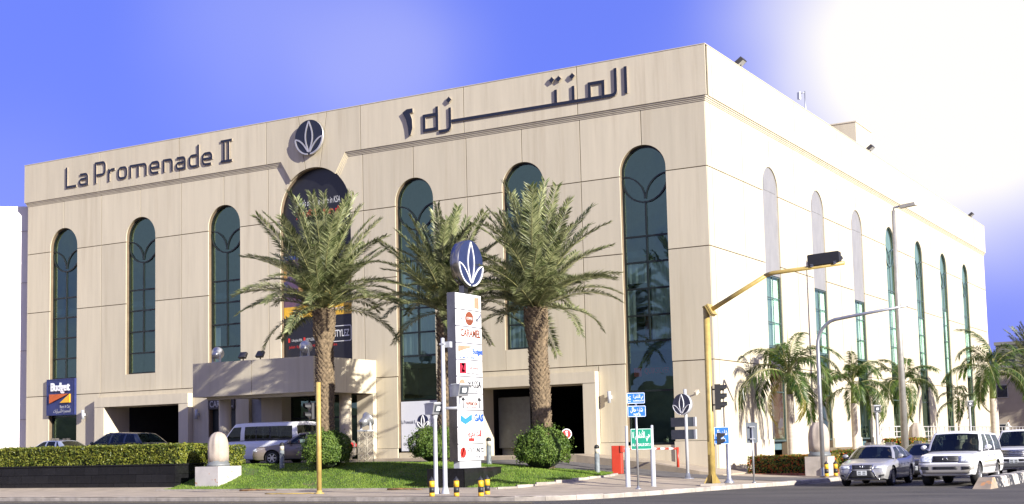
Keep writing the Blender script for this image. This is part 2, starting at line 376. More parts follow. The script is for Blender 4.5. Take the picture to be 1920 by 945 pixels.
# parapet, cornice mouldings
par = MB(); o_ = .15
pw = link('parapet', MB().prism(rect(-44.4,-.35,17.2,19.45), mpA, -.09, .15).prism(rect(.36,63.4,17.2,19.45), mpB, -.09, .15).mesh('parapet', [STONE_D]), mall)
def pp(poly, mp): MB().prism(poly, mp, -o_, -.09).build('parapet_panel', [STONE], pw)
HT = 19.52
ca = [(-22.14+2.35*cos(radians(t)), 14.3+2.35*sin(radians(t))) for t in range(180, -1, -3)]
for k in range(7):
    a = -44.29+k*WA+(g if k else -.15); b = -44.29+(k+1)*WA-(g if k < 6 else -.15)
    if k != 3: pp(rect(a, b, 17.2, HT), mpA)
    else:
        kl, kr = -22.62, -21.66                                  # keystone between two slanting joints
        zl = lambda x: 14.3+sqrt(2.35**2-(x+22.14)**2)
        la = [p for p in ca if -23.62 < p[0] < kl-.03]; ma = [p for p in ca if kl+.03 < p[0] < kr-.03]; ra = [p for p in ca if kr+.03 < p[0] < -20.66]
        pp([(a,17.2), (-24.29,17.2), (-23.62,zl(-23.62))]+la+[(kl-.02,zl(kl-.02)), (-23.11,HT), (a,HT)], mpA)
        pp([(kl+.02,zl(kl+.02))]+ma+[(kr-.02,zl(kr-.02)), (-21.19,HT), (-23.07,HT)], mpA)
        pp([(kr+.02,zl(kr+.02))]+ra+[(-20.66,zl(-20.66)), (-19.99,17.2), (b,17.2), (b,HT), (-21.15,HT)], mpA)
        MB().prism([(-24.29,17.2)]+[(-23.62,zl(-23.62))]+[p for p in ca if -23.62 < p[0] < -20.66]+[(-20.66,zl(-20.66)),(-19.99,17.2)], mpA, -.09, -.004).build('parapet_filler', [STONE_D], pw)
jb = [0.21, .62]+[4.61+7.775*k for k in range(8)]+[62.9, 63.66]
for i in range(len(jb)-1): pp(rect(jb[i]-(.06 if i == 0 else -g), jb[i+1]-(g if i < len(jb)-2 else 0), 17.2, HT), mpB)
MB().box(-44.46,.17,-.17,.2,HT,HT+.03).box(-.2,.17,.2,63.68,HT,HT+.03).build('coping', [STONE_L], mall)
for i, (z0, z1, d) in enumerate(((17.12,17.2,.10), (17.045,17.115,.06), (16.975,17.04,.028))):
    m_ = MB()
    off = (17.2-(z0+z1)/2)
    for pth in ([(-44.29-d,0),(-24.29-off*.35,0),(-23.62-off*.8,-1.0)], [(-20.66+off*.8,-1.0),(-19.99+off*.35,0),(d,0)]):
        m_.ribbon([(p[0], (z0+z1)/2+p[1]) for p in pth], z1-z0, mpA, -d, -.003)
    m_.prism(rect(.003,63.51+d,z0,z1), mpB, -d, -.003)
    m_.build('cornice_moulding', [STONE], mall)

# ------------------------------------------------------------------ arched windows
BRIGHTEN = mat('pale_brightening_panel', (.27,.285,.285), .8, var=.12, scale=1.2, stretch=(5,5,.3))  # pale panels added behind the side windows to brighten their glass
def window(mp, c, zb, rows, hw=HW, az=SPR, lotus=True, ztop=None, curtains=(), bright_panels=(), wallside=None, split_low=True):
    side_f = mp is mpB
    fd0, fd1, t, mw_, pd, cd = (.085, .125, .06, .05, .115, .20) if side_f else (.24, .31, .09, .085, .285, .38)
    MF = FRAME_S if side_f else FRAME
    f = MB()
    if ztop is None:
        arch = [(c+(hw-t/2)*cos(radians(q)), az+(hw-t/2)*sin(radians(q))) for q in range(180, -1, -9)]
        f.ribbon([(c-hw+t/2, zb)]+arch+[(c+hw-t/2, zb)], t, mp, fd0, fd1)
    else:
        f.ribbon([(c-hw+t/2, zb),(c-hw+t/2, ztop-t/2),(c+hw-t/2, ztop-t/2),(c+hw-t/2, zb)], t, mp, fd0, fd1)
    top = rows[0]
    if lotus:
        f.ribbon(arc(c, 13.86, hw-.03, 180, 360, 20), .075 if not side_f else .06, mp, fd0-.02, fd1-.01)
        f.ribbon(arc(c-hw, 12.86, hw-.02, 90, 2, 12), .07, mp, fd0-.016, fd1-.014)
        f.ribbon(arc(c+hw, 12.86, hw-.02, 90, 178, 12), .07, mp, fd0-.013, fd1-.016)
    vtop = 12.72 if lotus else (ztop-t if ztop else top)
    vbot = [r for r in rows if r >= 6.25][-1] if split_low else zb
    f.ribbon([(c, vtop), (c, vbot)], mw_, mp, fd0-.009, fd1-.02)
    for z in rows: f.ribbon([(c-hw+t, z), (c+hw-t, z)], mw_, mp, fd0-.005, fd1-.024)
    f.ribbon([(c-hw+t, zb+.05), (c+hw-t, zb+.05)], .09, mp, fd0-.003, fd1-.026)
    wo = f.build('window', [MF], mall)
    def pane(poly, tilt):
        # every pane sits a hair out of true, so reflections break from pane to pane
        uc = sum(p[0] for p in poly)/len(poly); wc = sum(p[1] for p in poly)/len(poly)
        MB().add([mp(u, w_, pd+(u-uc)*tilt[0]+(w_-wc)*tilt[1]) for u, w_ in poly], [tuple(range(len(poly)))]).build('pane', [GLASS], wo, recalc=False)
    rnd = lambda: (random.uniform(-.006,.006), random.uniform(-.005,.005))
    if ztop is None:
        A_ = [(c+(hw-.05)*cos(radians(q)), az+(hw-.05)*sin(radians(q))) for q in range(0, 181, 9)]
        pane([(c-hw+.05, top), (c+hw-.05, top)]+A_, (0, 0))
    else:
        pane([(c-hw+.05, top), (c-.005, top), (c-.005, ztop-.05), (c-hw+.05, ztop-.05)], rnd()); pane([(c+.005, top), (c+hw-.05, top), (c+hw-.05, ztop-.05), (c+.005, ztop-.05)], rnd())
    zz = list(rows)+[zb+.03]
    for i in range(len(zz)-1):
        z1, z0 = zz[i], zz[i+1]
        if z0 < 6.2 and split_low: pane(rect(c-hw+.05, c+hw-.05, z0+.005, z1-.005), rnd())
        else:
            pane(rect(c-hw+.05, c-.005, z0+.005, z1-.005), rnd()); pane(rect(c+.005, c+hw-.05, z0+.005, z1-.005), rnd())
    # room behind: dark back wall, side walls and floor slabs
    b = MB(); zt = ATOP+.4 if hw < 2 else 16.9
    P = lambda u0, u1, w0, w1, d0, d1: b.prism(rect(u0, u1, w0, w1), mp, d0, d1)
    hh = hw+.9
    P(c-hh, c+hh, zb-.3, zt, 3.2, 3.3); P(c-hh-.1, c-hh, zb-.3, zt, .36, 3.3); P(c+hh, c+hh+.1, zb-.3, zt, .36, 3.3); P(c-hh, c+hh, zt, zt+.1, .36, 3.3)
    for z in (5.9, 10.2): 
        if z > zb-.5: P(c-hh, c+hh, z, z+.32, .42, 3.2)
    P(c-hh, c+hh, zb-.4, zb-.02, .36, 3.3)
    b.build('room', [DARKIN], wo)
    for (u0, u1, z0, z1) in bright_panels:
        if ztop is None and z1 > 13: poly = [(c-hw+.03, z0), (c+hw-.03, z0)]+[(c+(hw-.03)*cos(radians(q)), az+(hw-.03)*sin(radians(q))) for q in range(0, 181, 9)]
        else: poly = rect(c+u0, c+u1, z0, z1)
        MB().prism(poly, mp, cd+.06, cd+.08).build('brightening_panel', [BRIGHTEN], wo)
    for (u0, u1, z0, z1) in curtains:
        n = int((u1-u0)/.035); ph = random.uniform(0, 6)
        cm = MB().grid(lambda s, t_: mp(c+u0+(u1-u0)*s*(1-.08*(1-t_)*0), z0+(z1-z0)*t_, cd+.035*sin(s*(u1-u0)*26+ph+1.5*sin(s*9))*(1.2-.4*t_)), n, 3)
        cm.build('curtain', [CURT], wo)
    return wo
ROWS = [11.15, 9.95, 8.73, 7.5, 6.32]
cA = [-44.29+(k+.5)*WA for k in range(7)]
window(mpA, cA[0], 1.3, ROWS+[4.05])
window(mpA, cA[1], 6.3, ROWS[:4])
window(mpA, cA[2], 6.3, ROWS[:4], curtains=[(-1.0,-.62,6.4,8.6)])
window(mpA, cA[4], 1.5, ROWS+[4.08], curtains=[(-1.1,-.05,6.4,11.1), (.05,1.1,6.4,11.1)])
window(mpA, cA[5], 6.3, ROWS[:4], curtains=[(-1.1,-.05,6.4,10.5), (.05,1.1,6.4,10.5)])
window(mpA, cA[6], 1.6, ROWS+[4.05], curtains=[(.1,1.1,6.4,9.95), (-1.1,-.72,6.4,8.7), (-1.1,-.05,9.0,9.95)])
for k in range(7):
    c = baysB[k][2]
    if k < 3:
        up_ = MB(); A_ = [(c+HW*cos(radians(q)), SPR+HW*sin(radians(q))) for q in range(0, 181, 9)]
        MB().prism([(c-HW,9.87), (c+HW,9.87)]+A_, mpB, .06, .10).build('stone_infill', [MARBLE], wallB)
        MB().prism(rect(c-.86, c+.86, 14.1, 14.75), mpB, .045, .058).build('stone_plaque', [MARBLE], wallB)
        window(mpB, c, 1.6, ROWS[2:]+[4.05], lotus=False, ztop=9.85, curtains=[(.15,1.1,6.4,9.7), (-1.0,-.6,6.4,9.7)], bright_panels=[(-1.12,1.12,6.3,9.8)])
    else: window(mpB, c, 1.6, ROWS+[4.05], bright_panels=[(-1.12,1.12,6.3,15.3)], curtains=[(.3,1.1,6.4,11.0)] if k % 2 else [(-1.1,-.4,6.4,9.9), (.2,1.1,6.4,9.9)])

# ------------------------------------------------------------------ canopy over the entrance, piers, doors
can = MB().box(-25.9,-18.4,-4.9,-.07,4.62,5.95).build('canopy', [STONE_L], mall)
MB().box(-25.98,-22.15,-5.1,-4.9,4.5,6.2).build('fascia_panel', [STONE], can)
MB().box(-22.11,-18.3,-5.1,-4.9,4.5,6.2).build('fascia_panel', [STONE], can)
MB().box(-18.4,-18.3,-4.895,-2.5,4.5,6.2).build('fascia_panel', [STONE], can)
MB().box(-18.4,-18.3,-2.485,-.003,4.5,6.2).build('fascia_panel', [STONE], can)
MB().box(-25.98,-25.9,-4.895,-.003,4.5,6.2).build('fascia_panel', [STONE], can)
MB().box(-25.6,-18.7,-4.5,-4.2,4.36,4.6).build('soffit_beam', [STONE_L], can)
MB().lathe([(.31,.9),(.31,4.6)], 24, (-19.15,-1.5,0)).build('column', [STONE_L], mall)
MB().lathe([(.31,.9),(.31,4.6)], 24, (-25.2,-3.6,0)).build('column', [STONE_L], mall)
MB().box(-19.3,-18.3,-.32,-.003,.8,4.48).build('pier', [STONE_L], mall)
MB().box(-26.95,-26.42,-.4,-.003,.8,4.6).build('pier', [STONE], mall)
MB().box(-25.5,-24.1,-.45,.3,.8,4.6).build('pier', [STONE], mall)
MB().box(-26.4,-25.55,-.15,-.003,.8,4.6).build('pier', [mat('grey_slab', (.30,.30,.30), .7)], mall)
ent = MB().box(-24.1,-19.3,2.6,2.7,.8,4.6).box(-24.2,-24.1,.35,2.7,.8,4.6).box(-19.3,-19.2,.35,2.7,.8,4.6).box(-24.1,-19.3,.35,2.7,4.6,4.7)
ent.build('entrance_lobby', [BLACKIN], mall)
dm = MB()
for x in (-24.05,-22.9,-21.7,-20.5,-19.37): dm.box(x-.04,x+.04,.32,.38,1.0,4.55)
dm.box(-24.05,-19.35,.325,.375,3.35,3.45)
door = dm.build('entrance_door', [FRAME], mall)
for a, b in ((-24.0,-22.95),(-22.85,-21.75),(-21.65,-20.55),(-20.45,-19.42)):
    MB().add([(a,.35,1.0),(b,.35,1.0),(b,.35,3.35),(a,.35,3.35)], [(0,1,2,3)]).build('pane', [GLASS], door, recalc=False)
    MB().add([(a,.35,3.45),(b,.35,3.45),(b,.35,4.5),(a,.35,4.5)], [(0,1,2,3)]).build('pane', [GLASS], door, recalc=False)
MB().box(-29.6,-27.74,.3,.36,.8,4.1).build('shop_door', [FRAME], mall)
# garage portals, boxed out from the wall
def portal(x0, x1, a, b, zt, zo, pr):
    p = link('garage_portal', None, mall)
    for q0, q1 in ((x0,a),(b,x1)): MB().box(q0,q1,-pr,-.003,0,zo).build('portal_pier', [STONE_L], p)
    MB().box(x0,x1,-pr-.02,-.003,zo+.006,zt).build('lintel', [STONE_L], p)
    MB().box(a-.3,a,.0,1.6,0,zo).box(b,b+.3,.0,1.6,0,zo).box(a-.3,b+.3,.36,1.6,zo,zo+.3).build('jamb', [STONE_L], p)
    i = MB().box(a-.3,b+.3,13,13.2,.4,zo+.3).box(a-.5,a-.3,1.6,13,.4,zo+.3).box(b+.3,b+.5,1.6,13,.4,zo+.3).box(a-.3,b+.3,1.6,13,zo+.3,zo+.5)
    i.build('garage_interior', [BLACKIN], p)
    return p
portal(-38.05,-30.8,-37.3,-31.5,5.03,4.47,.38)
pr = portal(-13.05,-5.7,-12.35,-6.35,5.03,4.5,.38)
GREYW = mat('grey_partition', (.14,.145,.14), .6)
pt = MB().box(-12.3,-10.5,2.0,2.1,1.6,4.1).build('partition', [GREYW], pr)
MB().box(-12.3,-9.9,2.3,2.4,.9,2.0).build('low_wall', [mat('pale_block', (.30,.295,.27), .7)], pr)
MB().box(-11.6,-11.0,2.2,2.28,1.2,1.95).build('notice_board', [mat('olive_board', (.32,.30,.05), .6)], pr)

# rooftop stair tower
tw = thing('roof_tower', 'pale stair tower standing on the roof of the shopping building', 'tower')
MB().box(-8.2,-3.0,36.0,40.0,18.85,23.6).build('tower_wall', [STONE], tw)
MB().box(-3.6,-2.2,31.0,38.0,18.9,21.4).build('lower_wall', [STONE], tw)
MB().box(-8.3,-2.95,35.95,40.05,23.6,23.68).build('tower_roof', [STONE_L], tw)
# ------------------------------------------------------------------ ground, streets, pavements
ASPH = mat('asphalt', (.062,.054,.043), .9, var=.34, scale=.55, stretch=(.35,1,1), bump=.25, bscale=90, speck=(55,.62,(.15,.14,.13)))
PAVE = mat('paving', (.36,.295,.21), .88, var=.14, scale=.9, bump=.15, bscale=45, speck=(1.7,.66,(.24,.20,.16)))
KERB = mat('kerb_concrete', (.36,.32,.27), .9, var=.2, scale=2.3, bump=.2, bscale=50, obj_var=.10)
SAND = mat('dry_ground', (.30,.25,.19), .95, var=.15, scale=.05)
tag(MB().add([(-3000,-3000,-.03),(3000,-3000,-.03),(3000,3000,-.03),(-3000,3000,-.03)], [(0,1,2,3)]).build('ground', [SAND]), kind='structure')
tag(MB().add([(-900,-52,0),(900,-52,0),(900,-17,0),(-900,-17,0)], [(0,1,2,3)]).build('road', [ASPH]), kind='structure')
tag(MB().add([(3,-17,0),(26,-17,0),(26,420,0),(5.5,420,0),(5.5,-5,0),(3,-16,0)], [(0,1,2,3,4,5)]).build('side_road', [ASPH]), kind='structure')
tag(MB().box(-900,900,-90,-52,-.02,.14).build('far_pavement', [PAVE]), kind='structure')
KT = [(-19.75,.6),(-19.55,1.7),(-19.1,2.5),(-18.2,3.15),(-16.5,3.62),(-15.7,3.85),(-12.2,4.4),(-9,5.1),(-6.4,5.72),(-3,6.0),(0,6.1),(130,6.1)]
def kx(y): return lerp_tab(y, [a for a, b in KT], [b for a, b in KT])
def walkZ(x, y):
    if y > -.5: return max(.14, lerp_tab(y, [-.5,10,20], [G(x,-.5),.16,.2]))
    return G(x, y)
pm = MB(); ys = [a for a, b in KT if a < -19]+[-18.2+.5*i for i in range(37)]+[.35]
xs = [-300,-120,-80,-60]+[-46+.75*i for i in range(58)]
rows_ = []
for y in ys:
    k = kx(y)-.16; rows_.append([(min(x, k) if x < -2.6 else x, y, walkZ(x, y)) for x in xs if x < -2.6]+[(-2.6+(k+2.6)*t/10, y, walkZ(-2.6+(k+2.6)*t/10, y)) for t in range(11)])
nn = len(rows_[0])
pm.add([p for r in rows_ for p in r], [(j*nn+i, j*nn+i+1, (j+1)*nn+i+1, (j+1)*nn+i) for j in range(len(rows_)-1) for i in range(nn-1)], 0, True)
tag(pm.build('pavement', [PAVE]), kind='structure')
pb = MB(); yb_ = [.35+3*i for i in range(44)]
pb.add([p for y in yb_ for p in ((-.3,y,.14+.0*y),(5.94,y,.14))], [(2*i,2*i+1,2*i+3,2*i+2) for i in range(43)])
tag(pb.build('side_pavement', [PAVE]), kind='structure')
# kerb stones, one by one
kroot = tag(link('kerb', None), kind='structure')
path = [(-70,-19.75)]+[(b,a) for a, b in KT[:-1]]+[(6.1,60)]
def along(path, step):
    P = [Vector(p) for p in path]; res = []; acc_ = 0; cur = P[0]
    i = 0; rem = step
    res.append((P[0].copy()))
    while i < len(P)-1:
        d = P[i+1]-cur; L_ = d.length
        if L_ >= rem: cur = cur+d.normalized()*rem; res.append(cur.copy()); rem = step
        else: rem -= L_; i += 1; cur = P[i]
    return res
kp = along(path, 1.0)
for i in range(len(kp)-1):
    a, b = kp[i], kp[i+1]; d = (b-a); L_ = d.length-.012; d.normalize(); n_ = Vector((-d.y, d.x))
    zt = .15+random.uniform(-.008,.008); m_ = MB()
    c0 = a+d*.006; c1 = c0+d*L_
    pr_ = [(0,-.05),(0,zt-.035),(.03,zt),(.165,zt),(.165,-.05)]
    m_.add([(c.x+n_.x*u, c.y+n_.y*u, z) for c in (c0, c1) for u, z in pr_], [(4,3,2,1,0),(5,6,7,8,9)]+[(q,(q+1)%5,5+(q+1)%5,5+q) for q in range(5)])
    m_.build('kerb_stone', [KERB], kroot)
# driveway and forecourt of the building
def yd0(x): return lerp_tab(x, [-60,-7,-4,-1.3,3,6.2], [-8.0,-8.0,-7.2,-6.4,-5.4,-6.0])
def yd1(x): return lerp_tab(x, [-60,-19,-6,0,2.5,6.2], [-1.7,-1.7,-1.9,-2.6,-2.4,-.8])
dv = MB().grid(lambda s, t: (lambda x: (x, yd0(x)+(yd1(x)-yd0(x))*t, (.006 if x > 5.9 else G(x, yd0(x)+(yd1(x)-yd0(x))*t)+.012)))(-46+52.4*s), 110, 8)
tag(dv.build('driveway', [mat('drive_paving', (.115,.105,.095), .9, var=.2, scale=1.3, bump=.2, bscale=60)]), kind='structure')
# raised walk along the foot of the front wall
def fb(x): return lerp_tab(x, [-44,-20,-6,-4.3,-2.5,-1.4,0,1.2], [1.22,1.2,1.25,1.05,.88,.72,.50,.30])
fwk = MB(); N_ = 90
pr_ = []
for i in range(N_+1):
    x = -45+46.2*i/N_; z = fb(x); y0 = yd1(x)-.02
    pr_.append([(x,y0,z-.5),(x,y0,z-.01),(x,y0+.03,z),(x,.3,z+.02)])
fwk.add([p for r in pr_ for p in r], [(i*4+j, (i+1)*4+j, (i+1)*4+j+1, i*4+j+1) for i in range(N_) for j in range(3)], 0)
e = len(fwk.v)-4; fwk.f.append([e,e+1,e+2,e+3]); fwk.m.append(0); fwk.sm.append(False)
tag(fwk.build('front_walk', [PAVE]), kind='structure')
# lane markings and scraps of paint on the side road
LINE = mat('road_paint', (.55,.53,.48), .8, var=.25, scale=6)
for (x0,x1,y0,y1) in [(6.6,6.72,-3,60),(10.2,10.32,-4.5,-1.5),(10.2,10.32,1.5,4.5),(10.2,10.32,7.5,10.5)]:
    tag(MB().add([(x0,y0,.005),(x1,y0,.005),(x1,y1,.005),(x0,y1,.005)], [(0,1,2,3)]).build('lane_marking', [LINE]), kind='structure')
tag(MB().add([(-60,-20.75,.005),(2.2,-20.75,.005),(2.2,-20.62,.005),(-60,-20.62,.005)], [(0,1,2,3)]).build('edge_marking', [mat('worn_yellow_paint', (.40,.30,.08), .85, var=.3, scale=3)]), kind='structure')
# black and white painted median kerb
med = thing('median_kerb', 'low traffic island with chipped black and white painted kerb', 'traffic island')
WPT = mat('chipped_white_paint', (.46,.43,.37), .8, var=.1, scale=2, speck=(5,.54,(.22,.19,.16)))
BPT = mat('chipped_black_paint', (.035,.035,.035), .75, var=.3, scale=3, speck=(6,.58,(.50,.46,.40)))
NOSE = mat('bare_island_concrete', (.30,.24,.17), .9, var=.2, scale=2, speck=(3,.6,(.45,.22,.09)))
m_ = MB(); m_.add([(13.02,-11.55,0),(13.60,-11.7,0),(13.52,-10.9,.34),(13.10,-10.85,.34),(13.0,-10.61,0),(13.64,-10.61,0),(13.55,-10.61,.34),(13.08,-10.61,.34)], [(0,1,2,3),(0,3,7,4),(1,5,6,2),(3,2,6,7),(4,7,6,5)]); m_.build('island_nose', [NOSE], med)
for i in range(30):
    y = -10.6+1.0*i; d_ = random.uniform(-.006,.006)
    MB().add([(13.0,y,0),(13.64,y,0),(13.56+d_,y,.33),(13.50,y,.35),(13.14,y,.35),(13.08,y,.33)]+[(13.0,y+.985,0),(13.64,y+.985,0),(13.56+d_,y+.985,.33),(13.50,y+.985,.35),(13.14,y+.985,.35),(13.08,y+.985,.33)],
        [(5,4,3,2,1,0),(6,7,8,9,10,11)]+[(q,(q+1)%6,6+(q+1)%6,6+q) for q in range(6)]).build('kerb_block', [BPT if i % 2 == 0 else WPT], med)

# ------------------------------------------------------------------ granite planter and grass bank
GRAN = mat('black_granite', (.012,.012,.013), .18, var=.2, scale=9, obj_var=.25)
GROUT = mat('granite_joint', (.03,.03,.03), .8)
SOIL = mat('soil', (.10,.07,.045), .95)
pl = thing('granite_planter', 'long planter wall clad in polished black granite tiles below the hedge', 'planter')
MB().box(-70,-19.98,-12.56,-12.3,0,1.20).box(-20.25,-19.99,-12.3,-9.5,0,1.20).build('planter_wall', [GROUT], pl)
MB().box(-70,-20.25,-12.3,-9.6,.1,1.08).build('soil', [SOIL], pl)
for r_ in range(3):
    z0 = .1+r_*.37
    for i in range(20):
        x1 = -19.97-i*.92-(.46 if r_ % 2 else 0); x0 = x1-.905
        if i == 0 and r_ % 2: MB().box(-20.42,-19.97,-12.6,-12.565,z0,z0+.355).build('granite_tile', [GRAN], pl)
        MB().box(x0,x1,-12.6+random.uniform(-.002,.002),-12.565,z0,z0+.355).build('granite_tile', [GRAN], pl)
    for i in range(3):
        MB().box(-19.975,-19.935,-12.6+i*1.02,-11.6+i*1.02,z0,z0+.355).build('granite_tile', [GRAN], pl)
for i in range(26): MB().box(-19.93-(i+1)*1.0+.008,-19.93-i*1.0,-12.64,-12.2,1.215,1.275).build('coping_stone', [GRAN], pl)
MB().box(-20.3,-19.9,-12.19,-9.5,1.215,1.275).build('coping_stone', [GRAN], pl)

GRL = leafmat('grass_blades', (.09,.175,.016), (.25,.35,.05), .35, .6, .9)
def xr(y): return lerp_tab(y, [-13.5,-12.2,-11.4,-10,-8.4,-6.6], [-3.0,-2.3,-1.7,-1.25,-1.3,-1.9])
def gy1(x): return lerp_tab(x, [-19.9,-7,-4,-1.25], [-8.15,-8.15,-7.4,-6.6])
def in_grass(x, y): return -13.48 < y < gy1(x) and x < xr(y) and x > -19.85
sod = MB().grid(lambda s, t: (lambda y: (-19.9+(xr(y)+19.9)*s, min(y, gy1(-19.9+(xr(y)+19.9)*s)), G(-19.9+(xr(y)+19.9)*s, min(y, gy1(-19.9+(xr(y)+19.9)*s)))+.03))(-13.5+7.0*t), 60, 28)
tag(sod.build('lawn', [mat('lawn_soil', (.08,.13,.022), .95, var=.3, scale=2.5, speck=(3.5,.62,(.14,.11,.05)))]), kind='structure')
gb = MB(); rg = random.Random(3)
vs_ = gb.v; fs_ = gb.f
for i in range(95000):
    x = rg.uniform(-19.9,-1.2); y = rg.uniform(-13.5,-6.5)
    if not in_grass(x, y): continue
    if noise.noise((x*.9, y*.9, 3.3)) < -.34 and rg.random() < .75: continue
    z = G(x, y)+.025; hgt = rg.uniform(.035,.085)*(1+.4*noise.noise((x*.6,y*.6,1))); a = rg.uniform(0, pi); wd = rg.uniform(.008,.015)
    lx, ly = rg.uniform(-.04,.04), rg.uniform(-.04,.04); o = len(vs_)
    vs_ += [(x-cos(a)*wd,y-sin(a)*wd,z),(x+cos(a)*wd,y+sin(a)*wd,z),(x+lx,y+ly,z+hgt)]; fs_.append([o,o+1,o+2])
gb.m = [0]*len(fs_); gb.sm = [False]*len(fs_)
tag(gb.build('grass', [GRL], recalc=False), 'short green grass on the sloping bank in front of the entrance', 'grass', kind='stuff')
# concrete edging round the bank, piece by piece
eroot = tag(link('lawn_edging', None), kind='structure')
ep = along([(-20.0,-13.62),(-3.1,-13.62),(-2.2,-12.2),(-1.55,-11.3),(-1.1,-10),(-1.15,-8.4),(-1.7,-6.5)], .8)
for i in range(len(ep)-1):
    a, b = ep[i], ep[i+1]; d = (b-a).normalized(); n_ = Vector((-d.y,d.x))*.06; b2 = b-d*.01; z = max(G(a.x,a.y),G(b.x,b.y))
    MB().add([(p.x+s_*n_.x,p.y+s_*n_.y,zz) for zz in (z-.2, z+.06) for p, s_ in ((a,-1),(b2,-1),(b2,1),(a,1))], [(3,2,1,0),(4,5,6,7),(0,1,5,4),(1,2,6,5),(2,3,7,6),(3,0,4,7)]).build('edging_stone', [KERB], eroot)
MB().box(-20.0,-16.8,-8.1,-7.9,.8,1.18).build('edging_stone', [KERB], eroot)

# unseen low ridge added across the street for the reflections in the front windows
rg2 = MB().grid(lambda s, t: (-420+640*s, -110-70*t, -.5+sin(pi*t)**.7*(11+5*noise.noise((s*9,t*2,.3))+3*noise.noise((s*31,t*5,1.3)))), 90, 10)
tag(rg2.build('hill', [mat('scrub_hill', (.10,.095,.05), .95, var=.4, scale=.12)]), kind='structure')
# ------------------------------------------------------------------ neighbouring buildings
WHT = mat('white_render', (.72,.68,.64), .85, var=.05, scale=.3, bump=.05)
nb = thing('white_building', 'plain white rendered building beyond the left end of the facade', 'building')
Mn = Matrix.Translation((-52.65,-5.5,0)) @ Matrix.Rotation(radians(38), 4, 'Z')
MB().obox(Mn @ Matrix.Translation((0,8,8.6)), 20, 16, 17.1).build('wall', [WHT], nb)
for z in (4.0,8.2,12.4,15.6): MB().obox(Mn @ Matrix.Translation((0,-.01,z)), 19.9, .06, .05).build('string_course', [mat('grey_joint', (.5,.46,.43), .9)], nb)
for x in (-6,-1.5,3.6,7): MB().obox(Mn @ Matrix.Translation((x,-.006,8.3)), .04, .06, 16.6).build('wall_joint', [mat('grey_joint', (.5,.46,.43), .9)], nb)
OLD = mat('old_render', (.34,.29,.22), .9, var=.15, scale=.25)
OLD2 = mat('dark_old_render', (.17,.165,.14), .9, var=.15, scale=.3)
WINB = mat('far_window_glass', (.03,.035,.04), .15)
def far_building(name, label, x0, x1, y0, y1, h, m_, storeys, cols, ww=1.1, wh=1.3):
    t = thing(name, label, 'building', (x0, y0, 0))
    MB().box(0,x1-x0,0,y1-y0,0,h).build('wall', [m_], t)
    MB().box(-.15,x1-x0+.15,-.15,y1-y0+.15,h,h+.35).build('parapet', [m_], t)
    for s_ in range(storeys):
        for c_ in range(cols):
            xx = (x1-x0)*(c_+.5)/cols; zz = h*(s_+.55)/storeys
            f_ = MB().box(xx-ww/2,xx+ww/2,-.05,-.004,zz-wh/2,zz+wh/2).build('window', [mat('far_frame', (.4,.38,.34), .7)], t)
            MB().box(xx-ww/2+.08,xx+ww/2-.08,-.07,-.052,zz-wh/2+.08,zz+wh/2-.08).build('pane', [WINB], f_)
    return t
far_building('far_house', 'low tan house behind the railing past the side facade', -7.8,14,82,96,7.6,OLD,2,6)
far_building('far_house', 'grey house with flat roof rising above the distant palms', -1.8,22,100,116,12.9,OLD2,3,6)
far_building('far_house', 'small dark house squeezed between the side facade and palms', -5.6,0.5,98,108,11.4,OLD2,3,2)
# ------------------------------------------------------------------ raised lettering and emblems on the building
NAVY = mat('dark_navy_letter', (.010,.013,.024), .35)
EDGE = mat('letter_edge_metal', (.42,.36,.28), .45, metal=.3)
RIMS = mat('brushed_rim', (.55,.53,.50), .35, metal=.6)
BLUE = mat('emblem_blue', (.016,.020,.060), .3)
WPAINT = mat('white_sign', (.78,.78,.78), .4, var=.03)
sgn = thing('building_lettering', 'raised dark lettering La Promenade II on the parapet', 'lettering')
SW = .128; Z0 = 17.74; XH = .62; CH = 1.14            # stroke, baseline (centre of stroke), x-height, cap height
def rr(x0, x1, z0, z1, r, start=0, n=4):
    """rounded rectangle path, counter-clockwise from lower left"""
    p = []
    for cx, cz, a in ((x0+r,z0+r,180),(x1-r,z0+r,270),(x1-r,z1-r,0),(x0+r,z1-r,90)): p += arc(cx, cz, r, a, a+90, n)
    return p
def letter(x, strokes, root=sgn, sw=SW, z=Z0):
    m_ = MB()
    for i, (pts, cl) in enumerate(strokes):
        q = [(x+a, z+b) for a, b in pts]
        m_.ribbon(q, sw, mpA, -.215-.003*i, -.165+.002*i, 0, 1, cl)
        m_.ribbon(q, sw+.045, mpA, -.16+.003*i, -.145+.004*i, 1, 1, cl)
    m_.build('letter', [NAVY, EDGE], root)
r_ = .2
lw_ = .64
st_o = [(rr(0,lw_,0,XH,r_), True)]
st_a = [([(.02,XH)]+[(lw_-r_,XH)]+arc(lw_-r_,XH-r_,r_,90,0,4)[1:]+[(lw_,-.06)], False), ([(lw_-.06,XH*.55),(.16,XH*.55)]+arc(.16,XH*.55-.16,.16,90,180,3)[1:]+arc(.16,.16,.16,180,270,3)+[(lw_-.06,0)], False)]
st_e = [([(.06,XH*.5),(lw_,XH*.5),(lw_,XH-r_)]+arc(lw_-r_,XH-r_,r_,0,90,4)[1:]+arc(r_,XH-r_,r_,90,180,4)+arc(r_,r_,r_,180,270,4)+[(lw_-.03,0)], False)]
st_n = [([(0,-.06),(0,XH),(lw_-r_,XH)]+arc(lw_-r_,XH-r_,r_,90,0,4)[1:]+[(lw_,-.06)], False)]
st_r = [([(0,-.06),(0,XH+.06)], False), ([(.07,XH-.22)]+arc(.24,XH-.18,.18,180,90,3)+[(.48,XH)], False)]
st_m = [([(0,-.06),(0,XH),(1.24-r_,XH)]+arc(1.24-r_,XH-r_,r_,90,0,4)[1:]+[(1.24,-.06)], False), ([(.62,XH-.08),(.62,-.06)], False)]
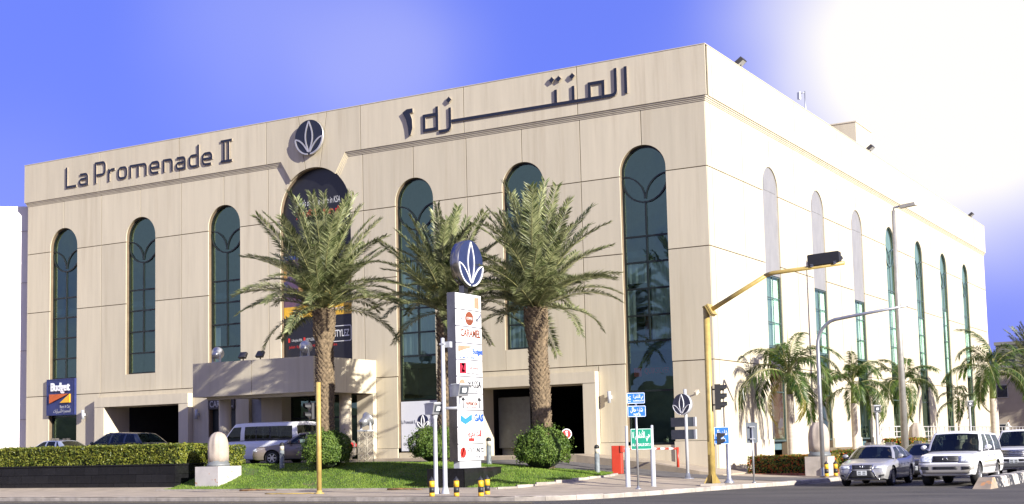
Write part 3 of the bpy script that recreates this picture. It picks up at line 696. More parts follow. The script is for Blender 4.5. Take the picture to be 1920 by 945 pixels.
st_L = [([(0,CH+.06),(0,0),(.82,0)], False)]
st_P = [([(0,-.06),(0,CH),(.78-.22,CH)]+arc(.78-.22,CH-.22,.22,90,0,4)[1:]+arc(.78-.22,CH-.72+.22,.22,0,-90,4)+[(.08,CH-.72)], False)]
st_d = [([(lw_,CH+.06),(lw_,-.06)], False), ([(lw_-.08,XH)]+arc(r_,XH-r_,r_,90,180,4)+arc(r_,r_,r_,180,270,4)+[(lw_-.08,0)], False)]
for x, s_ in ((-40.68,st_L),(-39.56,st_a),(-38.24,st_P),(-37.14,st_r),(-36.36,st_o),(-35.4,st_m),(-33.8,st_e),(-32.78,st_n),(-31.8,st_a),(-30.8,st_d),(-29.82,st_e)): letter(x, s_)
letter(-28.5, [([(0,CH),(.82,CH)],False), ([(0,0),(.82,0)],False), ([(.25,.07),(.25,CH-.07)],False), ([(.57,.07),(.57,CH-.07)],False)])
ars = thing('arabic_lettering', 'raised dark Arabic lettering on the parapet above the arched windows', 'lettering')
AZ = 0
def al(strokes, sw=.15): letter(0, strokes, ars, sw, 0)
def dot(x, z, s_=.17): 
    MB().prism([(x-s_,z),(x,z-s_*1.05),(x+s_,z),(x,z+s_*1.05)], mpA, -.25, -.163, 0, 1).build('letter_dot', [NAVY, EDGE], ars)
MB().prism([(-16.26,18.72),(-16.05,18.32),(-15.94,17.9),(-15.9,17.45),(-15.78,17.5),(-15.66,17.85),(-15.68,18.3),(-15.8,18.62),(-15.62,18.64),(-15.64,18.86),(-16.0,18.86)], mpA, -.25, -.163, 0, 1).build('letter', [NAVY, EDGE], ars)
al([([(-14.97,18.36),(-14.97,17.62),(-14.2,17.62),(-14.2,18.36)],True), ([(-14.2,18.45),(-14.2,18.75)],False)], .16)
al([([(-14.1,17.45),(-13.62,17.45)]+arc(-13.62,17.64,.19,-90,0,3)[1:]+[(-13.43,18.58)],False), ([(-13.34,17.88),(-5.0,17.84)],False)])
dot(-13.46, 18.97, .16)
al([([(-7.44,17.94),(-7.44,18.56)],False)]); dot(-7.62,19.05,.15); dot(-7.25,19.05,.15)
al([([(-6.5,17.94),(-6.5,18.6)],False)]); dot(-6.52,19.07,.15)
al([([(-5.64,18.56),(-5.64,17.84),(-4.93,17.84),(-4.93,18.56)],True), ([(-4.85,17.84),(-4.46,17.84)]+arc(-4.46,18.02,.18,-90,0,3)[1:]+[(-4.28,19.1)],False)])
al([([(-3.76,17.82),(-3.76,19.1)],False)])

def side_poster(u, lb):
    t = thing('window_poster', lb, 'poster')
    MB().prism(rect(u-1.05,u+1.05,1.75,5.6), mpB, .14, .16).build('poster_sheet', [mat('red_poster', (.16,.045,.04), .4, var=.3, scale=.8)], t)
    MB().prism(rect(u-.6,u+.6,2.6,4.6), mpB, .132, .138).build('print', [mat('poster_pink', (.22,.09,.08), .4)], t)
side_poster(baysB[0][2], 'red poster in the side window behind the nearest royal palm'); side_poster(baysB[1][2], 'red poster in the second side window from the corner')
def leaf_lines(cu, cw, R):
    """three-leaf lotus outline inside a circle of radius R"""
    lens = []
    for s_ in (-1, 1): lens.append([(cu+s_*R*.25*sin(pi*t/12), cw-.86*R+1.78*R*t/12) for t in range(13)])
    side = []
    for s_ in (-1, 1):
        side.append([(cu+s_*R*(.965-.90*(t/10)), cw+R*(-.05-.78*(t/10)**1.9)) for t in range(11)])   # inner edge of the leaf
        side.append([(cu+s_*R*.97*cos(radians(a)), cw+R*.97*sin(radians(a))) for a in range(-4,-91,-8)])                     # outer edge runs with the disc
    return lens+side
def emblem(name, mp, cu, cw, R, d0, dep, parent, rim=.06, lw=.09, label=None, cat=None, group=None, face=None, edge=None, line=None):
    circ = [(cu+R*cos(2*pi*t/40), cw+R*sin(2*pi*t/40)) for t in range(40)]
    e_ = MB().prism(circ, mp, d0, d0+dep, 0, 1, smooth=True).build(name, [face or BLUE, edge or RIMS], parent)
    l_ = MB()
    for i, p in enumerate(leaf_lines(cu, cw, R)): l_.ribbon(p, lw*R, mp, d0-.03-.002*i, d0-.002)
    l_.build('lotus_outline', [line or WPAINT], e_)
    return e_
em = thing('lotus_emblem', 'round dark lotus emblem with pale outline above the central arch', 'emblem')
emblem('disc', mpA, -22.2, 18.24, .94, -.36, .12, em, lw=.08, face=NAVY, line=RIMS)
MB().box(-22.3,-22.1,-.24,-.16,17.9,18.6).build('bracket', [EDGE], em)

# ------------------------------------------------------------------ banner in the central arch
BANK = mat('banner_black', (.012,.012,.014), .35)
BLK2 = mat('banner_panel_black', (.02,.02,.022), .35)
ban = thing('arch_banner', 'tall printed banner with white and red slogan filling the central arch', 'banner')
c = -22.14; hw = 2.33
A_ = [(c+hw*cos(radians(q)), 14.3+hw*sin(radians(q))) for q in range(0, 181, 6)]
MB().prism([(c-hw,4.6),(c+hw,4.6)]+A_, mpA, .16, .2).build('banner_sheet', [BANK], ban)
pic = mat('banner_picture', (.10,.05,.06), .4, var=.5, scale=.9, col2=(.015,.03,.10), speck=(1.1,.56,(.35,.20,.06)))
MB().prism(rect(c-hw+.01,c+hw-.01,9.35,11.9), mpA, .155, .158).build('photo_print', [pic], ban)
YEL = mat('banner_yellow', (.62,.36,.03), .4)
MB().prism(rect(c-hw+.01,c+hw-.01,8.75,9.35), mpA, .152, .158).build('yellow_band', [YEL], ban)
MB().prism(rect(c-hw+.01,c+hw-.01,11.9,12.1), mpA, .154, .158).build('blue_band', [mat('banner_blue', (.03,.06,.22), .4)], ban)
WHTT = mat('print_white', (.62,.62,.60), .5); REDT = mat('print_red', (.52,.03,.02), .5); GREYT = mat('print_grey', (.25,.25,.26), .5)
t1 = MB(); text(t1, "There's only one place in KSA", .5, mpA, c, 14.85, .148, 0, fit=3.0, shear=.2); t1.build('slogan', [WHTT], ban)
t1 = MB(); text(t1, "you will find them all", .52, mpA, c, 14.3, .148, 0, fit=2.9, bold=.02); t1.build('slogan', [REDT], ban)
t1 = MB(); text(t1, "LIFESTYLEZ", .5, mpA, c+1.25, 7.75, .148, 0, fit=1.5, bold=.02); t1.build('brand_name', [WHTT], ban)
t1 = MB().ribbon(rr(c+.38,c+2.12,7.35,8.15,.1), .04, mpA, .149, .158, closed=True); t1.build('name_frame', [WHTT], ban)
for (w_, u_, f_) in (('Lifestylez KSA',-1.45,.7),('LIFESTYLEZKSA',-.55,.62),('lifestylezksa',.25,.5)):
    t1 = MB(); text(t1, w_, .2, mpA, c+u_, 7.55, .148, 0, fit=f_); t1.build('small_print', [WHTT], ban)
t1 = MB(); text(t1, "Jeddah  Riyadh  Khobar  Makkah  Madinah  Online", .2, mpA, c-.4, 7.2, .148, 0, fit=3.2); t1.build('small_print', [REDT], ban)
for (w_, u_, f_) in (('RETAIL SHOP',-1.2,.95),('NEW LINES',1.3,.8)):
    t1 = MB(); text(t1, w_, .26, mpA, c+u_, 9.05, .147, 0, fit=f_, bold=.01); t1.build('small_print', [WHTT], ban)
for x in (-2.05,-1.02,-.14): MB().prism(rect(c+x-.0,c+x+.11,7.45,7.68), mpA, .146, .158).build('icon', [REDT], ban)
ban.location.y = .08

# ------------------------------------------------------------------ shop signs
bs = thing('shop_sign', 'blue sign with white raised lettering over an orange and yellow arrow', 'sign')
SBL = mat('sign_blue', (.022,.032,.12), .3)
x0, x1, z0, z1 = -42.32, -39.95, 4.13, 6.28
MB().box(x0,x1,-.14,-.004,z0,z1).build('sign_board', [SBL], bs)
bb = MB(); bb.ribbon([(x0+.03,z0+.03),(x1-.03,z0+.03),(x1-.03,z1-.03),(x0+.03,z1-.03)], .06, mpA, -.16, -.142, closed=True); bb.build('sign_trim', [SBL], bs)
vs, fs = text_polys('Budget', .66, bold=.028)
xs_ = [v[0] for v in vs]; q = 1.55/(max(xs_)-min(xs_)); tb_ = MB()
tb_.add([mpA(-41.13+x*q, 5.78+y, -.24) for x, y in vs], fs, 0)
tb_.add([mpA(-41.13+x*q, 5.78+y, -.19) for x, y in vs], fs, 0); tb_.add([mpA(-41.13+x*q, 5.78+y, -.146) for x, y in vs], fs, 0)
tb_.build('raised_letters', [WPAINT], bs, recalc=False)
MB().prism([(-42.0,4.85),(-40.35,5.38),(-42.0,5.38)], mpA, -.24, -.142).build('orange_arrow', [mat('sign_orange', (.50,.10,.015), .4)], bs)
MB().prism([(-41.1,4.86),(-40.3,4.86),(-40.3,5.36)], mpA, -.24, -.142).build('yellow_arrow', [mat('sign_yellow', (.75,.38,.02), .4)], bs)
t1 = MB(); text(t1, 'Rent A Car', .24, mpA, -40.75, 4.62, -.147, 0, fit=.85); t1.build('small_print', [WHTT], bs); t1 = MB(); text(t1, ''.join(reversed('\uFE8D\uFEDF\uFEE4\uFEA4\uFEE4\uFEAA\uFEF3\uFE94 \uFEDF\uFEE0\uFEB4\uFEF4\uFE8E\uFEAD\uFE8D\uFE95')), .3, mpA, -41.0, 4.38, -.147, 0, fit=1.45); t1.build('small_print', [WHTT], bs)

cs = thing('shop_sign', 'dark fascia sign CARAMEL in tall thin letters above a shop door', 'sign')
MB().box(-29.6,-27.72,-.08,.28,4.08,4.655).build('sign_board', [mat('sign_brown', (.035,.028,.024), .5)], cs)
t1 = MB(); text(t1, 'CARAMEL', .5, mpA, -28.65, 4.34, -.09, 0, fit=1.65, bold=.012); t1.build('sign_letters', [mat('sign_silver', (.42,.40,.38), .5)], cs)

# white poster in the fifth window
po = thing('window_poster', 'white shop poster with blue lotus and mall name filling the window foot', 'poster')
MB().prism(rect(-16.93,-14.70,1.56,4.04), mpA, .10, .135).build('poster_sheet', [mat('poster_white', (.62,.63,.66), .4, var=.02)], po)
emblem('poster_disc', mpA, -15.62, 3.02, .34, .096, .003, po, lw=.10)
t1 = MB(); text(t1, 'La Promenade II', .26, mpA, -16.5, 3.0, .094, 0, fit=.8); text(t1, ''.join(reversed('\uFE8D\uFEDF\uFEE4\uFEE8\uFE98\uFEB0\uFEE9 ٢')), .3, mpA, -14.98, 3.05, .094, 0, fit=.5); t1.build('print', [BLUE], po); t1 = MB(); text(t1, 'GALLERIETTE', .2, mpA, -16.4, 1.9, .094, 0, fit=.8); t1.build('print', [BLUE], po); po.location.y = .08
qs = thing('window_lettering', 'red shop name and square logo behind the tall corner window glass', 'lettering')
t1 = MB(); text(t1, 'QUIKSILVER', .36, mpA, -2.9, 4.95, .26, 0, fit=1.25, bold=.015); t1.build('window_letters', [REDT], qs)
t1 = MB().prism(rect(-4.05,-3.68,4.72,5.12), mpA, .255, .262); t1.build('logo_square', [REDT], qs); qs.location.y = .08
# dress form behind the glass
mq = thing('mannequin', 'headless white dress form in a red patterned dress between the curtains', 'mannequin', (-3.42,.75,6.22))
dress = mat('red_print_dress', (.20,.015,.03), .8, var=.5, scale=9, col2=(.03,.01,.02))
MB().lathe([(.23,.06),(.21,.4),(.17,.9),(.16,1.05),(.13,1.18),(.15,1.34),(.02,1.36)], 16, wob=lambda t, z: .06*sin(t*7)).build('dress', [dress], mq)
MB().lathe([(.11,1.15),(.15,1.34),(.17,1.48),(.13,1.56),(.05,1.6),(.045,1.68),(.02,1.70)], 14).tube([(.17,0,1.5),(.2,.02,1.3),(.19,.06,1.05)], [.045,.04,.03], 8).tube([(-.17,0,1.5),(-.2,.02,1.3),(-.19,.06,1.05)], [.045,.04,.03], 8).build('torso', [WPAINT], mq)
MB().lathe([(.18,0),(.18,.03),(.02,.04),(.02,.2)], 14).build('base', [RIMS], mq)
# ------------------------------------------------------------------ palms
rv = random.Random(11)
PALM = leafmat('date_palm_leaf', (.052,.075,.020), (.32,.335,.155), .18, .42, 2.2)  # dark and pale tones carry shade and highlights in the leaf colour
RACH = mat('palm_rachis', (.25,.24,.09), .6, var=.15)
ROYAL = leafmat('royal_palm_leaf', (.020,.050,.006), (.095,.145,.024), .25, .45, 1.8)
DRYL = leafmat('yellowing_leaf', (.14,.13,.03), (.30,.25,.06), .3, .5, 2)
BARK = mat('date_palm_bark', (.20,.145,.085), .95, var=.35, scale=7, bump=.5, bscale=30)
def frond_mesh(name, L, a0, bend, nl, ll, wd, vee, droop, leaf, seed, power=1.3, fwd=48, rr_=.028, stalk=.10, fall=.45):
    q = random.Random(seed); m_ = MB(); N = 14; pts = []; ang = []
    p = Vector((0,0,0)); side = q.uniform(-.10,.10)
    for i in range(N+1):
        t = i/N; a = a0-bend*t**power; ang.append((a, side*t))
        pts.append(p.copy()); p = p+Vector((cos(a)*cos(side*t*2), cos(a)*sin(side*t*2), sin(a)))*(L/N)
    m_.tube(pts, [rr_*(1-.85*i/N) for i in range(N+1)], 5, 1)
    def at(t):
        f = min(N-1e-4, t*N); i = int(f); return pts[i].lerp(pts[i+1], f-i), ang[i][0]
    for k in range(nl):
        t = stalk+(1-stalk)*(k+q.random()*.5)/nl; P, a = at(min(.995, t))
        T = Vector((cos(a),0,sin(a))); U = Vector((-sin(a),0,cos(a)))
        le = ll*(.35+.65*sin(pi*min(1,(t*.88+.12))**.8))*q.uniform(.85,1.1) if t < .9 else ll*.55*q.uniform(.8,1)
        for s_ in (-1, 1):
            fa = radians(fwd*(1-fall*t)+q.uniform(-9,9)); va = radians(vee*(1-.2*t)+q.uniform(-16,16))
            fa = pi/2-fa if False else fa
            D = T*cos(fa)+Vector((0,s_,0))*sin(fa)*cos(va)+U*sin(fa)*sin(va)
            D.normalize(); tip = P+D*le+Vector((0,0,-droop*le*q.uniform(.6,1.2)))
            mid = P+D*le*.5+Vector((0,0,-droop*le*.18)); W = D.cross(U).normalized()*wd*q.uniform(.8,1.2)
            m_.add([P, mid+W, tip, mid-W], [(0,1,2,3)], 0)
    return m_.mesh(name, [leaf, RACH])
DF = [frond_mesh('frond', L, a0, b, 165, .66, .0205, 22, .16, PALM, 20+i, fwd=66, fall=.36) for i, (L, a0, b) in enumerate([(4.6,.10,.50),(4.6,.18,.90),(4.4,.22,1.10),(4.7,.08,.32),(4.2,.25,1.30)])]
def date_palm(x, y, ztop, r, label, n=62, seed=1, cull=None, lscale=1.0, group='date palms on the grass bank', tilt=(0,0)):
    q = random.Random(seed); z0 = G(x, y)-.1 if y < 0 else 0
    t = thing('date_palm', label, 'palm tree', (x, y, 0), 0, group)
    H = ztop-z0; m_ = MB()
    m_.tube([(tilt[0]*s_/8,tilt[1]*s_/8,z0+H*s_/8) for s_ in range(9)], [r*(.82+.04*sin(s_*1.9)+(.14 if s_ > 6 else 0)) for s_ in range(9)], 18)
    rows = int(H/.105)
    for i in range(rows):
        for j in range(13):
            a = 2*pi*(j+.5*(i % 2))/13+q.uniform(-.07,.07)+i*.02; z = z0+i*.105+q.uniform(-.02,.02); f_ = (z-z0)/H
            rr0 = r*(.80+.04*sin(f_*15)+(.14 if f_ > .8 else 0)); o = .045+.05*q.random()*(1.4 if f_ > .7 else 1)
            ca_, sa_ = cos(a), sin(a); wv = .115*r/.42; hz = .16+.05*q.random()
            tx_, ty_ = tilt[0]*f_, tilt[1]*f_
            B_ = lambda rad, da, zz: (tx_+rad*cos(a+da), ty_+rad*sin(a+da), zz)
            da = wv/r
            m_.add([B_(rr0-.03,-da,z), B_(rr0-.03,da,z), B_(rr0+o*.75,da*.6,z+hz*.8), B_(rr0+o*.75,-da*.6,z+hz*.8), B_(rr0+o,0,z+hz), B_(rr0+.01,0,z-.03), B_(rr0-.06,0,z+hz)],
                   [(5,1,2,4),(5,4,3,0),(3,4,6),(4,2,6)])
    m_.build('trunk', [BARK], t)
    for i in range(n):
        f_ = (i+.5)/n; az = i*2.39996+q.uniform(-.2,.2); el = 85-80*f_**.95+q.uniform(-6,6)-(14 if f_ > .93 else 0)
        k = 3 if f_ < .15 else (0 if f_ < .3 else (q.choice((0,1,1)) if f_ < .6 else q.choice((1,2,2,4))))
        s_ = lscale*q.uniform(.90,1.05)*(1.04 if f_ < .4 else .88)
        M = Matrix.Translation((tilt[0],tilt[1],ztop-.05+.28*(1-f_))) @ Matrix.Rotation(az,4,'Z') @ Matrix.Translation((r*.35*f_,0,0)) @ Matrix.Rotation(-radians(el),4,'Y') @ Matrix.Rotation(q.uniform(-.5,.5),4,'X') @ Matrix.Scale(s_,4)
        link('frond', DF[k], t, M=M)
    st_ = MB()
    for i in range(26):
        a = q.uniform(0, 2*pi); rr_ = q.uniform(.2,.75); P = Vector((tilt[0],tilt[1],ztop+.3)); Q = P+Vector((cos(a)*rr_,sin(a)*rr_,q.uniform(.5,1.15)))
        st_.tube([P,(P+Q)/2+Vector((0,0,.12)),Q],[.022,.018,.012],4)
        for j in range(14):
            d = Vector((q.gauss(0,.16),q.gauss(0,.16),q.uniform(-.5,-.02))); st_.tube([Q, Q+d*.5+Vector((0,0,.05)), Q+d], [.007,.007,.006], 3, caps=False)
    st_.build('flower_stalks', [mat('date_flower', (.45,.33,.05), .7, var=.25, scale=5)], t)
    return t
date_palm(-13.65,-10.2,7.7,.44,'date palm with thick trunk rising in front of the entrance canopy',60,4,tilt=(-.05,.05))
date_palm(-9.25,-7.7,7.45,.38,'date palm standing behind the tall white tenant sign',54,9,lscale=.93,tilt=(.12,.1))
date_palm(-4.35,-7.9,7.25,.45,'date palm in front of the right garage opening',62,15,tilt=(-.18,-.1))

RF = [frond_mesh('frond', L, a0, b, 92, .74, .021, 6, .60, ROYAL, 50+i, 1.05, 64, .035, .16) for i, (L, a0, b) in enumerate([(3.1,1.0,1.8),(3.3,.95,2.4),(3.1,.75,2.3),(3.3,1.15,2.7)])]
RF.append(frond_mesh('frond', 2.6, .5, 2.1, 60, .5, .022, 5, .7, DRYL, 61, 1.0, 60, .035, .2))
RTR = mat('royal_palm_trunk', (.50,.43,.34), .8, var=.12, scale=2, stretch=(1,1,7), bump=.2)
SHAFT = mat('crownshaft_green', (.16,.20,.04), .5, var=.15, scale=3)
def royal_palm(x, y, zc, label, n=13, seed=1, r=.15, sc_=1.0, zb=.1, shaft=1.0):
    q = random.Random(seed); t = thing('royal_palm', label, 'palm tree', (x, y, 0), q.uniform(0,6), 'royal palms along the side facade')
    H = zc-zb-shaft
    MB().tube([(0,0,zb+H*i/10) for i in range(11)], [r*(1.2 if i == 0 else 1.05+.12*sin(i/10*pi)) for i in range(11)], 16).build('trunk', [RTR], t)
    MB().tube([(0,0,zb+H),(0,0,zb+H+.15),(0,0,zc-.2),(0,0,zc)], [r*1.02,r*1.0,r*.7,r*.45], 14).build('crownshaft', [SHAFT], t)
    for i in range(n):
        f_ = (i+.5)/n; az = i*2.39996+q.uniform(-.25,.25); el = 44-100*f_+q.uniform(-6,6)
        M = Matrix.Translation((0,0,zc-.1-.15*f_)) @ Matrix.Rotation(az,4,'Z') @ Matrix.Rotation(-radians(el),4,'Y') @ Matrix.Rotation(q.uniform(-.3,.3),4,'X') @ Matrix.Scale(sc_*q.uniform(.85,1.08),4)
        link('frond', RF[4] if (f_ > .9 and seed % 2) else RF[i % 4], t, M=M)
    MB().tube([(0,0,zc-.1),(.03,0,zc+1.2),(.05,.02,zc+2.1)], [.03,.02,.004], 5).build('spear_leaf', [SHAFT], t)
    return t
royal_palm(2.05,4.0,4.75,'royal palm behind the flower bed at the building corner',16,3,.155)
royal_palm(2.05,14.4,4.5,'royal palm standing above the silver sedan',13,6,.15)
royal_palm(2.1,24.6,4.8,'royal palm behind the tall lamp post',13,9,.15)
royal_palm(2.0,40.5,4.3,'small royal palm beside the railing near the far end of the facade',9,12,.12,.72)
royal_palm(4.7,38.5,6.1,'royal palm with bright green shaft at the far corner of the facade',14,17,.24,1.25,shaft=2.0)
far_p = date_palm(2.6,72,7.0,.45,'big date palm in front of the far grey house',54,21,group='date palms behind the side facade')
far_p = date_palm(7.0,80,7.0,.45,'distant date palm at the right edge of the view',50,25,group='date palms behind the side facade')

# ------------------------------------------------------------------ hedges and clipped bushes
def leaves(mb, n, sampler, size, q, mis=(0,)):
    v, f = mb.v, mb.f
    for i in range(n):
        P, N = sampler(); s_ = size*q.uniform(.7,1.35)
        N = (N+Vector((q.gauss(0,.55),q.gauss(0,.55),q.gauss(0,.55)))).normalized()
        A = N.orthogonal().normalized(); A = Matrix.Rotation(q.uniform(0,6.28),3,N) @ A; B = N.cross(A)
        o = len(v); v += [tuple(P-A*s_), tuple(P+B*s_*.5+N*s_*.12), tuple(P+A*s_), tuple(P-B*s_*.5+N*s_*.12)]
        f.append([o,o+1,o+2,o+3]); mb.m.append(q.choice(mis)); mb.sm.append(False)
HEDGE = leafmat('hedge_leaf', (.055,.085,.010), (.25,.26,.035), .3, .4, 2.6)
BUSH = leafmat('bush_leaf', (.045,.095,.012), (.16,.235,.04), .3, .5, 2.2)
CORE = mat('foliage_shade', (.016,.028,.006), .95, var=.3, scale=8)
def box_sampler(x0,x1,y0,y1,z0,z1,q,amp=.07,fr=1.6,faces=None):
    ar = [(y1-y0)*(z1-z0)]*2+[(x1-x0)*(z1-z0)]*2+[(x1-x0)*(y1-y0)]
    def s_():
        k = q.choices(range(5), ar)[0]; u, v = q.random(), q.random()
        if k < 2: P, N = Vector((x1 if k == 0 else x0, y0+(y1-y0)*u, z0+(z1-z0)*v)), Vector((1 if k == 0 else -1,0,0))
        elif k < 4: P, N = Vector((x0+(x1-x0)*u, y0 if k == 2 else y1, z0+(z1-z0)*v)), Vector((0,-1 if k == 2 else 1,0))
        else: P, N = Vector((x0+(x1-x0)*u, y0+(y1-y0)*v, z1)), Vector((0,0,1))
        d = amp*noise.noise(P*fr)+amp*.6*noise.noise(P*fr*3.1)-abs(q.gauss(0,.045))+(.05 if q.random() < .04 else 0)
        return P+N*d, N
    return s_
def hedge(label, boxes, n, size, mats, mis, seed, name='hedge', cat='hedge', base=None):
    q = random.Random(seed); t = thing(name, label, cat)
    co = MB(); lf = MB()
    vol = sum((b[1]-b[0])*(b[5]-b[4])+(b[3]-b[2])*(b[5]-b[4])+(b[1]-b[0])*(b[3]-b[2]) for b in boxes)
    for b in boxes:
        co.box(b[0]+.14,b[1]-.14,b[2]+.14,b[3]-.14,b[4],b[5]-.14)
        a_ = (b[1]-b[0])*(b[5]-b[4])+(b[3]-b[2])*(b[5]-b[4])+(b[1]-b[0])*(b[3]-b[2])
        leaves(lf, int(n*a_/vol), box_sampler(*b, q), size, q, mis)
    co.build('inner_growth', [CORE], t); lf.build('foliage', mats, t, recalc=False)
    return t
hedge('clipped yellow green hedge growing along the black granite planter', [(-40,-20.1,-12.25,-10.3,1.1,2.12), (-20.0,-18.75,-10.9,-9.4,.75,2.02)], 46000, .052, [HEDGE], (0,), 5)
FLR = leafmat('red_flower', (.38,.05,.02), (.55,.16,.03), .25, .6, 5); YLW = leafmat('yellow_leaf', (.22,.20,.02), (.42,.33,.04), .3, .5, 4)
t = hedge('low flower hedge with orange blossom in a brick edged bed at the corner', [(1.0,4.45,1.0,3.2,.12,.98)], 9000, .05, [BUSH,HEDGE,FLR,YLW], (0,0,1,1,2,2,3), 6, 'flower_hedge')
BRK = mat('red_brick', (.36,.13,.07), .85, var=.2, scale=5, obj_var=.15)
for i in range(15): MB().box(1.0+i*.235,1.0+i*.235+.22,.78,.9,.05,.24).build('edging_brick', [BRK], t)
for i in range(9): MB().box(4.53,4.65,.9+i*.235,.9+i*.235+.22,.05,.24).build('edging_brick', [BRK], t)
hedge('flowering hedge behind the two striped bollards', [(4.0,5.4,3.4,5.2,.12,1.15)], 3500, .05, [BUSH,HEDGE,FLR], (0,0,1,1,2), 7, 'flower_hedge')
hedge('flowering hedge in the raised bed below the stair railing', [(3.1,4.6,16.0,19.5,.5,1.6)], 5000, .06, [BUSH,HEDGE,FLR,YLW], (0,1,1,2,3), 8, 'flower_hedge')
def bush(label, x, y, rx, rz, seed, n=13000):
    q = random.Random(seed); t = thing('clipped_bush', label, 'bush', (x, y, G(x,y)), 0, 'clipped bushes round the palm trunks')
    def smp():
        a = q.uniform(0, 2*pi); u = q.uniform(-.55, 1); w_ = sqrt(max(0,1-u*u)); p = 2.7
        d = Vector((w_*cos(a), w_*sin(a), u)); k = (abs(d.x)**p+abs(d.y)**p+abs(d.z)**p)**(-1/p); d2 = d*k
        P = Vector((d2.x*rx, d2.y*rx, rz*.5+d2.z*rz*.52)); P.z = max(.02, P.z)
        P += d*(.22*noise.noise(P*1.5+Vector((seed,0,0)))+.13*noise.noise(P*4.3)-abs(q.gauss(0,.05))+(.24*q.random() if q.random() < .09 else 0))
        return P, d
    lf = MB(); leaves(lf, n, smp, .042, q); lf.build('foliage', [BUSH], t, recalc=False)
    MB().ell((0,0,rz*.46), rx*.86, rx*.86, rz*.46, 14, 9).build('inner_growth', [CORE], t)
    return t
bush('clipped round bush at the foot of the palm before the canopy', -13.42,-10.4,.92,1.5,3)
bush('clipped bush half hidden behind the tenant sign', -9.45,-8.0,1.0,1.45,4)
bush('clipped bush at the foot of the palm before the right garage', -4.3,-8.15,1.0,1.55,5)
# ------------------------------------------------------------------ vehicles
CGLASS = glass('car_glass', (.34,.40,.38), .02, .01, .28, (.80,.86,.74))
RUBBER = mat('tyre_rubber', (.022,.021,.020), .85, var=.2, scale=9)
ALLOY = mat('alloy_wheel', (.55,.55,.54), .3, metal=.85)
BLKP = mat('black_plastic', (.018,.018,.018), .5)
CABIN = mat('car_cabin', (.035,.033,.030), .85)
SEAT = mat('car_seat', (.10,.09,.075), .85)
CHROME = mat('chrome', (.70,.70,.70), .15, metal=1.0)
LAMP = mat('headlamp_glass', (.62,.65,.68), .12, var=.35, scale=14, coat=.5)
REDL = mat('tail_lamp', (.45,.02,.02), .25, coat=.5)
PLATE = mat('number_plate', (.60,.62,.60), .5, var=.06, scale=20)
PLATED = mat('plate_marks', (.10,.11,.11), .6)
def ctab(x, tab, k):
    xs = [r[0] for r in tab]; return lerp_tab(x, xs, [r[k] for r in tab])
def bake(o):
    dg = bpy.context.evaluated_depsgraph_get(); dg.update()
    me = bpy.data.meshes.new_from_object(o.evaluated_get(dg)); return me
def wheel(root, x, y, r, wd, spokes, sgn_):
    w_ = MB(); Mw = Matrix.Translation((x, y, r)) @ Matrix.Rotation(-sgn_*pi/2, 4, 'X')
    w_.lathe([(r*.60,-wd/2),(r*.93,-wd/2),(r,-wd*.36),(r,wd*.36),(r*.93,wd/2),(r*.66,wd/2),(r*.63,wd*.40)], 28, M=Mw)
    ty = w_.build('wheel', [RUBBER], root)
    m_ = MB(); m_.lathe([(r*.64,wd*.30),(r*.65,wd*.47),(r*.60,wd*.47),(r*.58,wd*.22),(.05,wd*.18)], 24, M=Mw)
    for i in range(spokes):
        m_.obox(Mw @ Matrix.Rotation(2*pi*i/spokes,4,'Z') @ Matrix.Translation((r*.33,0,wd*.37)), r*.56, r*.17, .03, taper=.9)
    m_.lathe([(r*.17,wd*.3),(r*.16,wd*.42),(.01,wd*.43)], 14, M=Mw)
    m_.build('rim', [ALLOY], ty)
